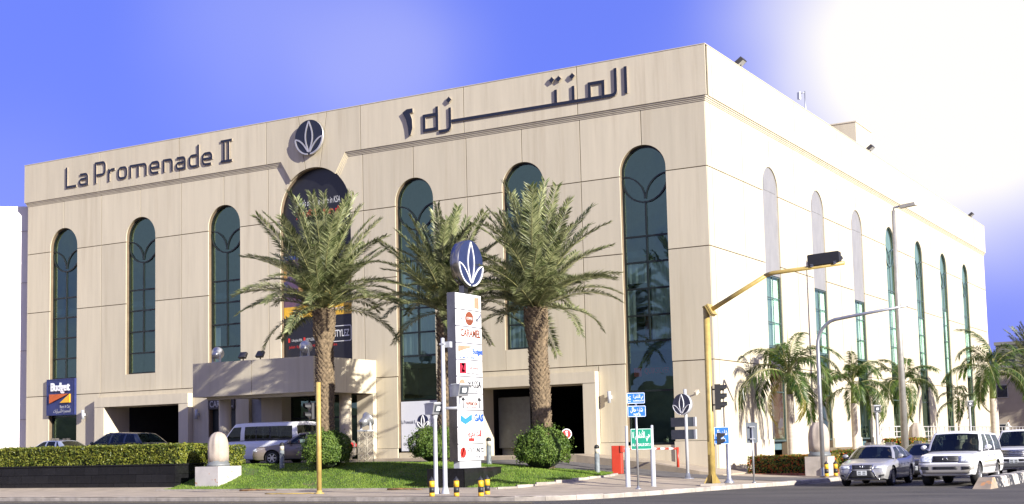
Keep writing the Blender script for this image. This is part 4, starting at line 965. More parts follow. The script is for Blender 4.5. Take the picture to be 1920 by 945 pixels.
def car(name, label, loc, heading, paint, S, group=None, driver=None):
    """S: body table (x, half width, bottom, top) from front to rear, greenhouse columns, extras"""
    root = thing(name, label, S.get('cat','car'), loc, heading, group)
    tab = sorted(S['body']); x0, x1 = tab[0][0], tab[-1][0]; N = 46; rings = []
    xs = [x0+(x1-x0)*(.5-.5*cos(pi*i/N)) for i in range(N+1)]
    sd = S.get('shoulder', .10); crown = S.get('crown', .035)
    for x in xs:
        wv, zb, zt = (ctab(x, tab, k) for k in (1,2,3)); zs = zt-sd
        zm = zb+(zs-zb)*.55
        half = [(wv*.80,zb),(wv*.94,zb+.05),(wv*.975,zb+.14),(wv*.995,zm-.08),(wv,zm+.08),(wv*.99,zs-.09),(wv*.965,zs),(wv*.90,zt-.02),(wv*.78,zt+.3*crown),(wv*.45,zt+.8*crown)]
        rings.append([(x,0,zb)]+[(x,a,b) for a, b in half]+[(x,0,zt+crown)]+[(x,-a,b) for a, b in half[::-1]])
    n = len(rings[0]); m_ = MB()
    m_.add([p for r in rings for p in r], [(i*n+j, i*n+(j+1)%n, (i+1)*n+(j+1)%n, (i+1)*n+j) for i in range(N) for j in range(n)]+[tuple(range(n)), tuple(N*n+j for j in range(n))[::-1]], 0, True)
    me = m_.mesh('body', [paint, BLKP], True)
    tmp = link('body', me)
    wr_, wb_ = S['wr'], S['wheels']; tw = S['tyre']
    hwid = max(t[1] for t in tab)
    cut = MB()
    for xw in wb_:
        for s_ in (-1, 1):
            rings_ = [(xw+(wr_+S.get('gap',.06))*cos(2*pi*j/26), (wr_+S.get('gap',.06))*sin(2*pi*j/26)+wr_) for j in range(26)]
            cut.add([(a, s_*(hwid-.32), b) for a, b in rings_]+[(a, s_*(hwid+.2), b) for a, b in rings_], [tuple(range(26)), tuple(range(26,52))[::-1]]+[(j,(j+1)%26,26+(j+1)%26,26+j) for j in range(26)], 1)
    cu = link('cutter', cut.mesh('cutter', [BLKP, BLKP], True))
    bo = tmp.modifiers.new('b', 'BOOLEAN'); bo.operation = 'DIFFERENCE'; bo.solver = 'EXACT'; bo.object = cu
    me2 = bake(tmp); bpy.data.objects.remove(tmp); bpy.data.objects.remove(cu)
    me2.set_sharp_from_angle(angle=radians(38))
    body = link('body', me2, root)
    bm = bmesh.new(); bm.from_mesh(me2); bvh = BVHTree.FromBMesh(bm); bm.free()
    # greenhouse: pillars and roof in paint, panes between them
    cols = S['cols']; zr = S['roof']; wtop = S['wroof']; wbase = S.get('wbase', .90)
    def belt(x): return ctab(x, tab, 3)+crown*.15-.012
    def side(xb, xr_, t, s_):
        wv = ctab(max(x0,min(x1,xb)), tab, 1)*wbase
        zb = belt(xb); zt = ctab(xr_, S['roofline'], 1)
        wt_ = wtop*ctab(xr_, S['roofline'], 2)
        return Vector((xb+(xr_-xb)*t, s_*(wv+(wt_-wv)*t+.035*sin(pi*t)), zb+(zt-zb)*t))
    T = S.get('T', [0,.07,.5,.90,1.0]); shell = MB(); panes = []
    def strip(pa, pb, glz):
        for s_ in (-1, 1):
            for k in range(4):
                q = [side(*pa,T[k],s_), side(*pb,T[k],s_), side(*pb,T[k+1],s_), side(*pa,T[k+1],s_)]
                if glz and glz != 'K' and k in (1,2): panes.append((glz, s_, q))
                else: shell.add(q, [(0,1,2,3)], 2 if (glz and (k == 0 or glz == 'K') and k < 3) else 0, True)
    for i in range(len(cols)-1):
        strip(cols[i][:2], cols[i+1][:2], cols[i][2])
    NU = 8
    def screen(c_, bow, kind):
        fr = lambda u, t: (lambda a, b: Vector((a.x+(b.x-a.x)*u+bow*(1-(2*u-1)**2)*(1-.6*t), a.y+(b.y-a.y)*u, a.z+(b.z-a.z)*u+.045*(1-(2*u-1)**2)*t)))(side(*c_[:2],t,-1), side(*c_[:2],t,1))
        U = [0,.045]+[.045+.91*i/NU for i in range(1,NU+1)]+[1]; g_ = MB()
        for i in range(len(U)-1):
            for k in range(4):
                q = [fr(U[i],T[k]), fr(U[i+1],T[k]), fr(U[i+1],T[k+1]), fr(U[i],T[k+1])]
                if 0 < i < len(U)-2 and k in (1,2): g_.add(q, [(0,1,2,3)], 0, True)
                else: shell.add(q, [(0,1,2,3)], 2 if k == 0 else 0, True)
        if len(g_.f): g_.build(kind, [CGLASS], root, 'weld')
    screen(cols[0], S.get('bowf',.16), 'windscreen'); screen(cols[-1], -S.get('bowr',.10), 'rear_window')
    xf, xe = cols[0][1], cols[-1][1]
    bf, be = S.get('bowf',.16)*.4, -S.get('bowr',.10)*.4
    def roofp(u, v):
        xx = xf+(xe-xf)*v; z = ctab(xx, S['roofline'], 1); wv = wtop*ctab(xx, S['roofline'], 2); e = (2*u-1)
        ed = (1-e*e)
        return Vector((xx+ed*(bf*(1-v)+be*v), e*wv, z+.045*(1-e**4 if abs(e) > .7 else 1-.24*(e/.7)**2*1)*1.0 if False else z+.045*(1-e*e)))
    shell.grid(roofp, 12, 12, 0, True)
    shell.build('roof', [paint, BLKP, BLKP], root, 'weld')
    byside = {}
    for (gk, s_, q) in panes: byside.setdefault((gk, s_), []).append(q)
    for (gk, s_), qs_ in byside.items():
        pm_ = MB()
        for q in qs_: pm_.add(q, [(0,1,2,3)], 0, True)
        pm_.build('window', [CGLASS], root, 'weld')
    # cabin: floor, dashboard, seats
    cb = MB(); xa, xz = cols[0][0]-.05, cols[-1][0]+.15; zc = belt((xa+xz)/2)
    wv = hwid*wbase-.08
    cb.box(xz,xa,-wv,wv,zc-.06,zc+.045); cb.build('cabin_floor', [CABIN], root)
    sx = S.get('seats', [(xa-1.15)])
    for q in sx:
        for y in (-.38,.38):
            b = MB(); Ms = Matrix.Translation((q,y,zc+.18)) @ Matrix.Rotation(-.2,4,'Y')
            b.obox(Ms, .12, .46, .40, taper=.85, c=.03); b.obox(Ms @ Matrix.Translation((-.01,0,.30)), .09, .24, .17, c=.03)
            b.build('seat', [SEAT], root)
    if driver:
        tw_ = MB(); tw_.lathe([(.17,-.012),(.19,-.012),(.19,.012),(.17,.012)], 16, M=Matrix.Translation((sx[0]+.52,.38,zc+.12)) @ Matrix.Rotation(-1.1,4,'Y')); tw_.build('steering_wheel', [BLKP], root)
        driver_fig(label, loc, heading, (sx[0]+.16, .38, zc-.32), driver)
    # wheels
    for i, xw in enumerate(wb_):
        for s_ in (-1, 1): wheel(root, xw, s_*(hwid-tw/2-.03), wr_, tw, S.get('spokes',6), s_)
    # shaped pieces laid on the body skin
    def lay(name, axis, quad, mt, off=.012, nu=6, nv=4, deep=.03):
        """quad: 4 corners (a,b); axis 'f','r' = front/rear (y,z); 'l','s' = left/right side (x,z); 't' = top (x,y)"""
        D = {'f':Vector((-1,0,0)),'r':Vector((1,0,0)),'l':Vector((0,-1,0)),'s':Vector((0,1,0)),'t':Vector((0,0,-1))}[axis]; pts = []
        for j in range(nv+1):
            for i in range(nu+1):
                u, v = i/nu, j/nv
                a = (1-v)*((1-u)*quad[0][0]+u*quad[1][0])+v*((1-u)*quad[3][0]+u*quad[2][0]); b = (1-v)*((1-u)*quad[0][1]+u*quad[1][1])+v*((1-u)*quad[3][1]+u*quad[2][1])
                O = {'f':Vector((9,a,b)),'r':Vector((-9,a,b)),'l':Vector((a,9,b)),'s':Vector((a,-9,b)),'t':Vector((a,b,9))}[axis]
                h, nrm, ix, ds = bvh.ray_cast(O, D)
                pts.append(None if h is None else h)
        ok = [p for p in pts if p is not None]
        if not ok: return None
        pts = [p if p is not None else min(ok, key=lambda z: abs(z.z-ok[0].z)) for p in pts]
        w0 = nu+1; m_ = MB(); K = len(pts)
        m_.add([p-D*off for p in pts]+[p+D*deep for p in pts], [(j*w0+i, j*w0+i+1, (j+1)*w0+i+1, (j+1)*w0+i) for j in range(nv) for i in range(nu)], 0, True)
        ring = [i for i in range(w0)]+[j*w0+nu for j in range(1,nv+1)]+[nv*w0+i for i in range(nu-1,-1,-1)]+[j*w0 for j in range(nv-1,0,-1)]
        for k in range(len(ring)):
            a, b = ring[k], ring[(k+1) % len(ring)]; m_.f.append([a, b, K+b, K+a]); m_.m.append(0); m_.sm.append(False)
        return m_.build(name, [mt], root)
    for e in S.get('lay', []): 
        lay(*e[:4], **(e[4] if len(e) > 4 else {}))
        if e[1] in ('f','r') and e[0] in ('headlight','tail_light','fog_light','corner_lamp'): lay(e[0], e[1], [(-a,b) for a, b in e[2]], e[3], **(e[4] if len(e) > 4 else {}))
        if e[1] == 'l': lay(e[0], 's', e[2], e[3], **(e[4] if len(e) > 4 else {}))
    for s_ in (-1, 1):
        mxp = S['mirror']; Mm = Matrix.Translation((mxp[0], s_*mxp[1], mxp[2]))
        k_ = MB().ell((0,0,0), .07, .115, .085, 10, 8, M=Mm); k_.tube([Mm @ Vector((0,-s_*.06,-.04)), Mm @ Vector((-.02,-s_*.17,-.09))], [.03,.025], 6); k_.build('mirror', [S.get('mirmat', paint)], root)
    fx = x1+S.get('platex',.0)
    if 'plate' in S:
        pz = S['plate']; h, *_ = bvh.ray_cast(Vector((9,0,pz)), Vector((-1,0,0)))
        if h:
            pl_ = MB().box(h.x+.012,h.x+.03,-.17,.17,pz-.08,pz+.08).build('number_plate', [PLATE], root)
            k_ = MB()
            for yy, zz, ww in ((-.08,.03,.10),(.08,.03,.10),(-.08,-.035,.11),(.08,-.035,.10)): k_.box(h.x+.0305,h.x+.034,yy-ww/2,yy+ww/2,pz+zz-.018,pz+zz+.018)
            k_.build('plate_marks', [PLATED], pl_)
    for (nm, fn, mt) in S.get('extra', []): fn(MB(), bvh).build(nm, [mt], root)
    return root

# people: one continuous skinned body, clothes as children
SKIN = mat('skin', (.30,.17,.11), .6, var=.08); HAIR = mat('dark_hair', (.02,.016,.013), .7); THOBE = mat('white_cloth', (.70,.70,.68), .85, var=.05, scale=6); SHIRT = mat('dark_shirt', (.05,.055,.07), .85)
def skinned(verts, edges, radii, root_i=0, sub=2):
    me = bpy.data.meshes.new('person'); me.from_pydata(verts, edges, []); o = link('person', me)
    sk = o.modifiers.new('s', 'SKIN'); sk.use_smooth_shade = True
    for i, r in enumerate(radii):
        o.data.skin_vertices[0].data[i].radius = r if isinstance(r, tuple) else (r, r)
        o.data.skin_vertices[0].data[i].use_root = (i == root_i)
    ss = o.modifiers.new('d', 'SUBSURF'); ss.levels = sub; ss.render_levels = sub
    m2 = bake(o); bpy.data.objects.remove(o); return m2
def driver_fig(clabel, loc, heading, at, label):
    V = [(0,0,.0),(0,0,.22),(-.02,0,.42),(-.02,0,.54),(0,0,.60),(.01,0,.72),(.01,0,.80), (-.02,.18,.49),(.12,.24,.30),(.38,.14,.36), (-.02,-.18,.49),(.12,-.24,.30),(.38,-.14,.36), (.46,.13,.38),(.46,-.13,.38)]
    E = [(0,1),(1,2),(2,3),(3,4),(4,5),(5,6),(2,7),(7,8),(8,9),(9,13),(2,10),(10,11),(11,12),(12,14)]
    R = [(.13,.17),(.12,.16),(.11,.17),.06,.055,(.095,.08),(.06,.055), .07,.05,.035, .07,.05,.035, .035,.035]
    me = skinned(V, E, R); me.materials.append(SHIRT); me.materials.append(SKIN); me.materials.append(HAIR)
    for p in me.polygons:
        c_ = p.center; p.material_index = 2 if (c_.z > .755 or (c_.z > .66 and c_.x < -.02)) else (1 if (c_.z > .53 or c_.x > .30) else 0)
    o = link('person', me, None, None)
    o.matrix_world = Matrix.Translation(loc) @ Matrix.Rotation(heading,4,'Z') @ Matrix.Translation(at)
    tag(o, label, 'person')
def paint(name, col, metal=.0, rough=.3): return mat(name, col, rough, metal=metal, var=.03, scale=.8, coat=.6)

# --- sedans
def sedan(L, W, H, hood=.92, deck=1.02, wr=.33, wbs=2.7, lay=(), **kw):
    h2 = L/2; w = W/2; fr = h2-.92+(.0)
    body = [(h2,w*.72,.30,.58),(h2-.06,w*.84,.24,.70),(h2-.22,w*.93,.20,.78),(h2-.55,w*.985,.19,hood-.08),(h2-1.1,w,.19,hood),(h2-1.55,w,.19,hood+.04),(.2,w,.19,hood+.05),(-1.0,w,.19,hood+.06),(-h2+.75,w*.985,.22,deck),(-h2+.25,w*.95,.24,deck-.01),(-h2+.07,w*.88,.30,deck-.06),(-h2,w*.78,.36,deck-.16)]
    cols = [(h2-1.38,h2-2.12,None),(h2-1.52,h2-2.20,'front'),(-.12,-.15,None),(-.24,-.25,'rear'),(-h2+1.38,-h2+1.55,None),(-h2+1.22,-h2+1.48,'quarter'),(-h2+1.0,-h2+1.42,None),(-h2+.62,-h2+1.22,None)]
    rl = [(-h2+.6,H-.14,.90),(-h2+1.5,H-.075,.98),(-.3,H-.045,1.0),(h2-2.1,H-.085,.96),(h2-1.8,H-.14,.94)]
    d = dict(body=body, cols=cols, roof=H, roofline=rl, wroof=w*.66, wr=wr, wheels=(h2-.88-.02,-(wbs-(h2-.90))), tyre=.215, mirror=(h2-1.72,w+.07,hood+.12), plate=.47, seats=[h2-2.55, -h2+1.75])
    seam = BLKP
    base = [('door_seam','l',[(h2-1.55,.30),(h2-1.54,.30),(h2-1.50,hood-.02),(h2-1.51,hood-.02)],seam,dict(off=.004)), ('door_seam','l',[(-.20,.30),(-.19,.30),(-.19,hood),(-.20,hood)],seam,dict(off=.004)),
            ('door_handle','l',[(.05,hood-.17),(.25,hood-.165),(.25,hood-.13),(.05,hood-.135)],kw.get('handle',CHROME),dict(off=.02)), ('door_handle','l',[(-.95,hood-.15),(-.75,hood-.15),(-.75,hood-.115),(-.95,hood-.115)],kw.get('handle',CHROME),dict(off=.02)),
            ('sill','l',[(-h2+1.5,.20),(h2-1.35,.20),(h2-1.35,.27),(-h2+1.5,.27)],BLKP,dict(off=.01)),
            ('tail_light','r',[(w*.52,deck-.30),(w*.92,deck-.34),(w*.90,deck-.10),(w*.60,deck-.12)],REDL,dict(off=.015))]
    d['lay'] = base+list(lay); d.update(kw); return d
GSP = paint('silver_blue_paint', (.34,.335,.325), .35, .32)
lx = [('headlight','f',[(.42,.63),(.80,.61),(.84,.72),(.48,.71)],LAMP,dict(off=.02)), ('grille','f',[(-.33,.60),(.33,.60),(.36,.75),(-.36,.75)],BLKP,dict(off=.02)), ('grille_bar','f',[(-.33,.555),(.33,.555),(.33,.595),(-.33,.595)],GSP,dict(off=.025)),
      ('lower_grille','f',[(-.50,.28),(.50,.28),(.34,.55),(-.34,.55)],BLKP,dict(off=.022)), ('fog_light','f',[(.60,.33),(.76,.36),(.76,.43),(.60,.40)],BLKP,dict(off=.015)),
      ('chin','f',[(-.62,.24),(.62,.24),(.62,.265),(-.62,.265)],CHROME,dict(off=.02)),
      ('grille_edge','f',[(.34,.58),(.37,.58),(.40,.76),(.37,.76)],CHROME,dict(off=.03)), ('grille_edge','f',[(-.37,.58),(-.34,.58),(-.37,.76),(-.40,.76)],CHROME,dict(off=.03)), ('grille_edge','f',[(.51,.27),(.55,.27),(.38,.56),(.35,.56)],CHROME,dict(off=.03)), ('grille_edge','f',[(-.55,.27),(-.51,.27),(-.35,.56),(-.38,.56)],CHROME,dict(off=.03))]
def oval(z, r_=.06):
    def fn(mb, bvh):
        h, *_ = bvh.ray_cast(Vector((9,0,z)), Vector((-1,0,0))); x = (h.x if h else 2.3)+.035
        for (a, b) in ((r_*1.4,r_),(r_*.6,r_*.85)):
            mb.tube([(x,a*cos(2*pi*i/20),z+b*sin(2*pi*i/20)) for i in range(21)], .008, 5)
        return mb
    return fn
car('sedan', 'silver sedan with black grille waiting beside the striped bollards', (8.72,-6.45,0), -pi/2+.03, GSP,
    sedan(4.85,1.84,1.455,.90,1.04,.335,2.85,lx,spokes=10,extra=[('badge',oval(.70),CHROME)]), driver='person in a dark shirt at the wheel of the silver sedan')
dk = paint('charcoal_paint', (.05,.05,.055), .4, .3)
car('sedan', 'charcoal sedan mostly hidden behind the silver sedan', (8.95,.0,0), -pi/2+.02, dk, sedan(4.7,1.80,1.44,.90,1.02,.33,2.75,[('headlight','f',[(.45,.62),(.82,.60),(.84,.74),(.5,.72)],LAMP,dict(off=.02)),('grille','f',[(-.4,.60),(.4,.60),(.36,.76),(-.36,.76)],BLKP,dict(off=.02))]), driver='person in a dark shirt at the wheel of the charcoal sedan')
op = [('headlight','f',[(.42,.60),(.78,.60),(.80,.76),(.46,.72)],LAMP,dict(off=.02)), ('grille','f',[(-.36,.62),(.36,.62),(.34,.74),(-.34,.74)],BLKP,dict(off=.02)), ('lower_grille','f',[(-.55,.28),(.55,.28),(.5,.42),(-.5,.42)],BLKP,dict(off=.015))]
car('sedan', 'beige silver sedan half hidden by the clipped bush at the drive', (-16.75,-7.72,G(-16.7,-7.7)+.012), pi+.5236, paint('beige_silver_paint', (.20,.165,.135), .3, .35), sedan(4.5,1.73,1.445,.88,1.03,.315,2.6,op,handle=paint('beige_silver_paint',(0,0,0))))
car('sedan', 'pale blue sedan whose roof shows above the left end of the hedge', (-34.5,-6.4,G(-34,-6.4)+.012), pi, paint('pale_blue_paint', (.32,.36,.42), .5, .3), sedan(4.6,1.75,1.42,.88,1.0,.32,2.65,op))

# --- off-road wagons
def wagon(L, W, H, hood, lay, wr=.385, wbs=2.85, **kw):
    h2 = L/2; w = W/2
    body = [(h2,w*.82,.42,.72),(h2-.05,w*.90,.36,.88),(h2-.14,w*.955,.34,hood-.10),(h2-.35,w*.975,.33,hood-.05),(h2-1.2,w*.99,.33,hood),(h2-1.5,w,.33,hood+.04),(0,w,.33,hood+.05),(-h2+.3,w,.36,hood+.05),(-h2+.06,w*.97,.40,hood+.03),(-h2,w*.93,.48,hood-.05)]
    cols = [(h2-1.36,h2-1.92,None),(h2-1.50,h2-2.0,'front'),(.02,.02,None),(-.11,-.11,'rear'),(-1.0,-.98,None),(-1.12,-1.1,'cargo'),(-h2+.30,-h2+.50,None),(-h2+.08,-h2+.30,None)]
    rl = [(-h2+.2,H-.13,.98),(-.6,H-.07,1.0),(.6,H-.065,1.0),(h2-1.8,H-.115,.95)]
    d = dict(body=body, cols=cols, roof=H, roofline=rl, wroof=w*.79, wbase=.945, wr=wr, wheels=(h2-.86,h2-.86-wbs), tyre=.27, gap=.075, shoulder=.13, crown=.03, bowf=.13, bowr=.06, mirror=(h2-1.62,w+.12,hood+.17), plate=.66, seats=[h2-2.25,-.55], cat='car', spokes=6)
    base = [('door_seam','l',[(h2-1.46,.45),(h2-1.45,.45),(h2-1.45,hood),(h2-1.46,hood)],BLKP,dict(off=.004)), ('door_seam','l',[(-.05,.45),(-.04,.45),(-.04,hood),(-.05,hood)],BLKP,dict(off=.004)), ('door_seam','l',[(-.95,.62),(-.94,.62),(-1.05,hood),(-1.06,hood)],BLKP,dict(off=.004)),
            ('door_handle','l',[(.12,hood-.15),(.32,hood-.15),(.32,hood-.115),(.12,hood-.115)],CHROME,dict(off=.02)), ('door_handle','l',[(-.85,hood-.15),(-.65,hood-.15),(-.65,hood-.115),(-.85,hood-.115)],CHROME,dict(off=.02)),
            ('tail_light','r',[(w*.80,hood-.42),(w*.95,hood-.42),(w*.95,hood-.02),(w*.80,hood-.02)],REDL,dict(off=.02))]
    d['lay'] = base+list(lay); d.update(kw); return d
WHP = paint('white_car_paint', (.74,.74,.73), 0, .3); BEI = paint('grey_beige_bumper', (.36,.34,.30), .3, .4)
STR = mat('side_stripe', (.45,.33,.20), .5)
l1 = [('bumper','f',[(-.92,.43),(.92,.43),(.92,.74),(-.92,.74)],BEI,dict(off=.05,nu=12,deep=.05)), ('grille','f',[(-.44,.82),(.44,.82),(.42,1.02),(-.42,1.02)],BLKP,dict(off=.03)), ('headlight','f',[(.47,.80),(.90,.80),(.90,1.02),(.47,1.02)],LAMP,dict(off=.03)),
      ('lower_grille','f',[(-.40,.57),(.40,.57),(.40,.66),(-.40,.66)],BLKP,dict(off=.065)), ('fog_light','f',[(.54,.55),(.82,.57),(.82,.66),(.54,.66)],BLKP,dict(off=.06)),
      ('side_cladding','l',[(-2.3,.60),(2.0,.60),(2.0,.70),(-2.3,.70)],BEI,dict(off=.02,nu=20)), ('side_stripe','l',[(-.95,.78),(1.0,.76),(1.0,.81),(-.95,.85)],STR,dict(off=.005,nu=10))]
def bars(y, zs, r_=.012):
    def fn(mb, bvh):
        for z in zs:
            h, *_ = bvh.ray_cast(Vector((9,0,z)), Vector((-1,0,0))); x = (h.x if h else 2.4)+.04
            mb.tube([(x-.02,-y,z),(x,0,z),(x-.02,y,z)], r_, 5)
        return mb
    return fn
def step(L, w, z):
    def fn(mb, bvh):
        for s_ in (-1,1): mb.box(-1.0,1.1,s_*w-.08,s_*w+.08,z-.02,z+.02)
        return mb
    return fn
car('off_road_car', 'white boxy off-road car with beige bumper standing in front of the island', (11.72,-6.55,0), -pi/2-.02, WHP,
    wagon(4.89,1.94,1.86,1.12,l1,extra=[('grille_bars',bars(.42,(.86,.905,.95,.995)),mat('dark_grille_bar',(.06,.06,.06),.4)),('badge',oval(.93,.055),CHROME),('side_step',step(2,.93,.40),BEI)]), driver='person in a dark shirt at the wheel of the white off-road car')
l2 = [('bumper','f',[(-.93,.42),(.93,.42),(.93,.62),(-.93,.62)],mat('grey_lower_bumper',(.10,.10,.10),.5),dict(off=.03,nu=12)), ('grille','f',[(-.44,.84),(.44,.84),(.50,1.10),(-.50,1.10)],BLKP,dict(off=.03)), ('headlight','f',[(.52,.88),(.93,.92),(.93,1.12),(.55,1.12)],LAMP,dict(off=.03)),
      ('lower_grille','f',[(-.42,.66),(.42,.66),(.42,.74),(-.42,.74)],BLKP,dict(off=.02)), ('fog_light','f',[(.55,.66),(.85,.67),(.85,.75),(.55,.74)],LAMP,dict(off=.03))]
car('off_road_car', 'large white off-road car with chrome barred grille at the right edge', (12.55,1.6,0), -pi/2-.02, WHP,
    wagon(4.95,1.97,1.90,1.18,l2,extra=[('grille_bars',bars(.46,(.88,.94,1.0,1.06),.018),CHROME),('badge',oval(.97,.075),CHROME)]), driver='person in a dark shirt at the wheel of the large white off-road car')
car('sedan', 'white car whose roof shows between the two white off-road cars', (12.2,12.5,0), -pi/2, WHP, sedan(4.6,1.75,1.46,.9,1.02,.32,2.65,op))
cx = [('headlight','f',[(.48,.78),(.85,.76),(.86,.88),(.55,.90)],LAMP,dict(off=.02)), ('grille','f',[(-.4,.66),(.4,.66),(.36,.82),(-.36,.82)],BLKP,dict(off=.02))]
car('estate_car', 'dark blue estate car parked behind the hedge below the left garage', (-29.2,-6.9,G(-31,-6.4)+.012), pi, paint('dark_blue_paint', (.012,.018,.030), .3, .25),
    wagon(5.05,1.93,1.70,1.06,cx,.37,2.87,cols=[(1.15,.25,None),(1.0,.15,'front'),(-.15,-.2,None),(-.27,-.3,'rear'),(-1.15,-1.1,None),(-1.27,-1.2,'cargo'),(-2.05,-1.62,None),(-2.40,-1.80,None)],roofline=[(-2.4,1.52,.90),(-1.7,1.58,.93),(-.4,1.645,1.0),(.3,1.60,.97),(1.0,1.5,.92)],wroof=.68,mirror=(.85,1.05,1.16),extra=[]))
# --- minibus
def van():
    L, W, H = 4.84, 1.70, 1.98; h2 = L/2; w = W/2
    body = [(h2,w*.80,.30,.72),(h2-.04,w*.90,.26,.90),(h2-.12,w*.955,.22,1.04),(h2-.3,w*.98,.20,1.10),(h2-.6,w,.20,1.13),(0,w,.20,1.14),(-h2+.1,w,.22,1.14),(-h2+.03,w*.97,.26,1.12),(-h2,w*.94,.34,1.06)]
    cols = [(h2-.26,h2-1.02,None),(h2-.38,h2-1.06,'cab'),(h2-1.36,h2-1.44,None),(h2-1.62,h2-1.66,'slide'),(.12,.10,'K'),(.05,.04,'mid'),(-.72,-.72,'K'),(-.80,-.80,'rear'),(-h2+.32,-h2+.36,None),(-h2+.05,-h2+.16,None)]
    rl = [(-h2+.1,H-.06,.97),(0,H-.04,1.0),(h2-1.3,H-.045,1.0),(h2-1.0,H-.075,.97)]
    lay = [('headlight','f',[(.42,.74),(.78,.74),(.80,.98),(.5,.92)],LAMP,dict(off=.02)), ('grille','f',[(-.4,.78),(.4,.78),(.4,.90),(-.4,.90)],BLKP,dict(off=.02)),
           ('door_seam','l',[(h2-.42,.5),(h2-.41,.5),(h2-.40,1.12),(h2-.41,1.12)],BLKP,dict(off=.003)), ('door_seam','l',[(h2-1.50,.30),(h2-1.49,.30),(h2-1.49,1.13),(h2-1.50,1.13)],BLKP,dict(off=.003)),
           ('door_handle','l',[(h2-1.42,.92),(h2-1.20,.92),(h2-1.20,.97),(h2-1.42,.97)],BLKP,dict(off=.015)), ('body_crease','l',[(-h2+.1,.80),(h2-1.6,.80),(h2-1.6,.806),(-h2+.1,.806)],mat('crease',(.55,.55,.54),.5),dict(off=.004,nu=16)),
           ('tail_light','r',[(.70,.70),(.80,.70),(.80,1.1),(.70,1.1)],REDL,dict(off=.02))]
    return dict(cat='minibus', T=[0,.10,.45,.80,1.0], body=body, cols=cols, roof=H, roofline=rl, wroof=w*.90, wbase=.965, wr=.325, wheels=(h2-.93,h2-.93-2.57), tyre=.20, gap=.05, shoulder=.10, crown=.02, bowf=.16, bowr=.04, mirror=(h2-.35,w+.10,1.30), seats=[h2-1.2,.3,-.6,-1.5], lay=lay, spokes=5)
car('minibus', 'white minibus parked under the entrance canopy edge facing left', (-20.3,-6.0,G(-20,-6.0)+.012), pi, WHP, van())
# ------------------------------------------------------------------ tenant sign pylon
STEEL = mat('brushed_steel', (.26,.25,.23), .22, metal=.95, var=.25, scale=1.2, stretch=(1,1,.5))
GALV = mat('galvanised_steel', (.40,.41,.42), .42, metal=.75, var=.1, scale=4)
WMET = mat('white_metal', (.38,.39,.40), .4, var=.04)
GREYM = mat('grey_sign_back', (.10,.115,.13), .5, var=.1)
DKM = mat('dark_metal', (.014,.014,.014), .6)
YELP = mat('yellow_pole_paint', (.40,.29,.085), .45, var=.14, scale=4, speck=(14,.66,(.30,.20,.07)))
BLKB = mat('black_bollard_paint', (.02,.02,.022), .5); YELB = mat('yellow_bollard_paint', (.72,.40,.02), .5, var=.1, scale=8)
py = thing('tenant_sign', 'tall white tenant directory pylon with stacked shop panels below a lotus disc', 'sign')
MB().box(-6.40,-4.80,-13.3,-10.65,.05,.88).build('granite_core', [GROUT], py)
for i in range(5):
    MB().box(-6.43+i*.333,-6.43+i*.333+.325,-13.335,-13.302,.05,.87).build('granite_tile', [GRAN], py)
for i in range(8): MB().box(-4.798,-4.765,-13.335+i*.336,-13.335+i*.336+.328,.05,.87).build('granite_tile', [GRAN], py)
MB().box(-6.45,-4.75,-13.35,-10.6,.875,.91).build('granite_top', [GRAN], py)
MB().box(-5.6,-5.34,-12.75,-11.2,.91,1.18).build('neck', [WMET], py)
y0, y1, zb_, zt_ = -12.9, -11.02, 1.17, 7.58
MB().box(-5.68,-5.32,y0,y1,zb_,zt_).build('sign_box', [STEEL], py)
mpP = lambda u, w_, d: (-5.3-d, u, w_)
PANEL = mat('opal_panel', (.80,.80,.79), .3, var=.015)
hP = (zt_-zb_)/10; yc = (y0+y1)/2
BROWN = mat('print_brown', (.20,.05,.02), .5); ORNG = mat('print_orange', (.65,.16,.04), .5); BLUT = mat('print_blue', (.02,.09,.40), .5); BLKT = mat('print_black', (.02,.02,.02), .5); SALM = mat('print_salmon', (.62,.22,.14), .5)
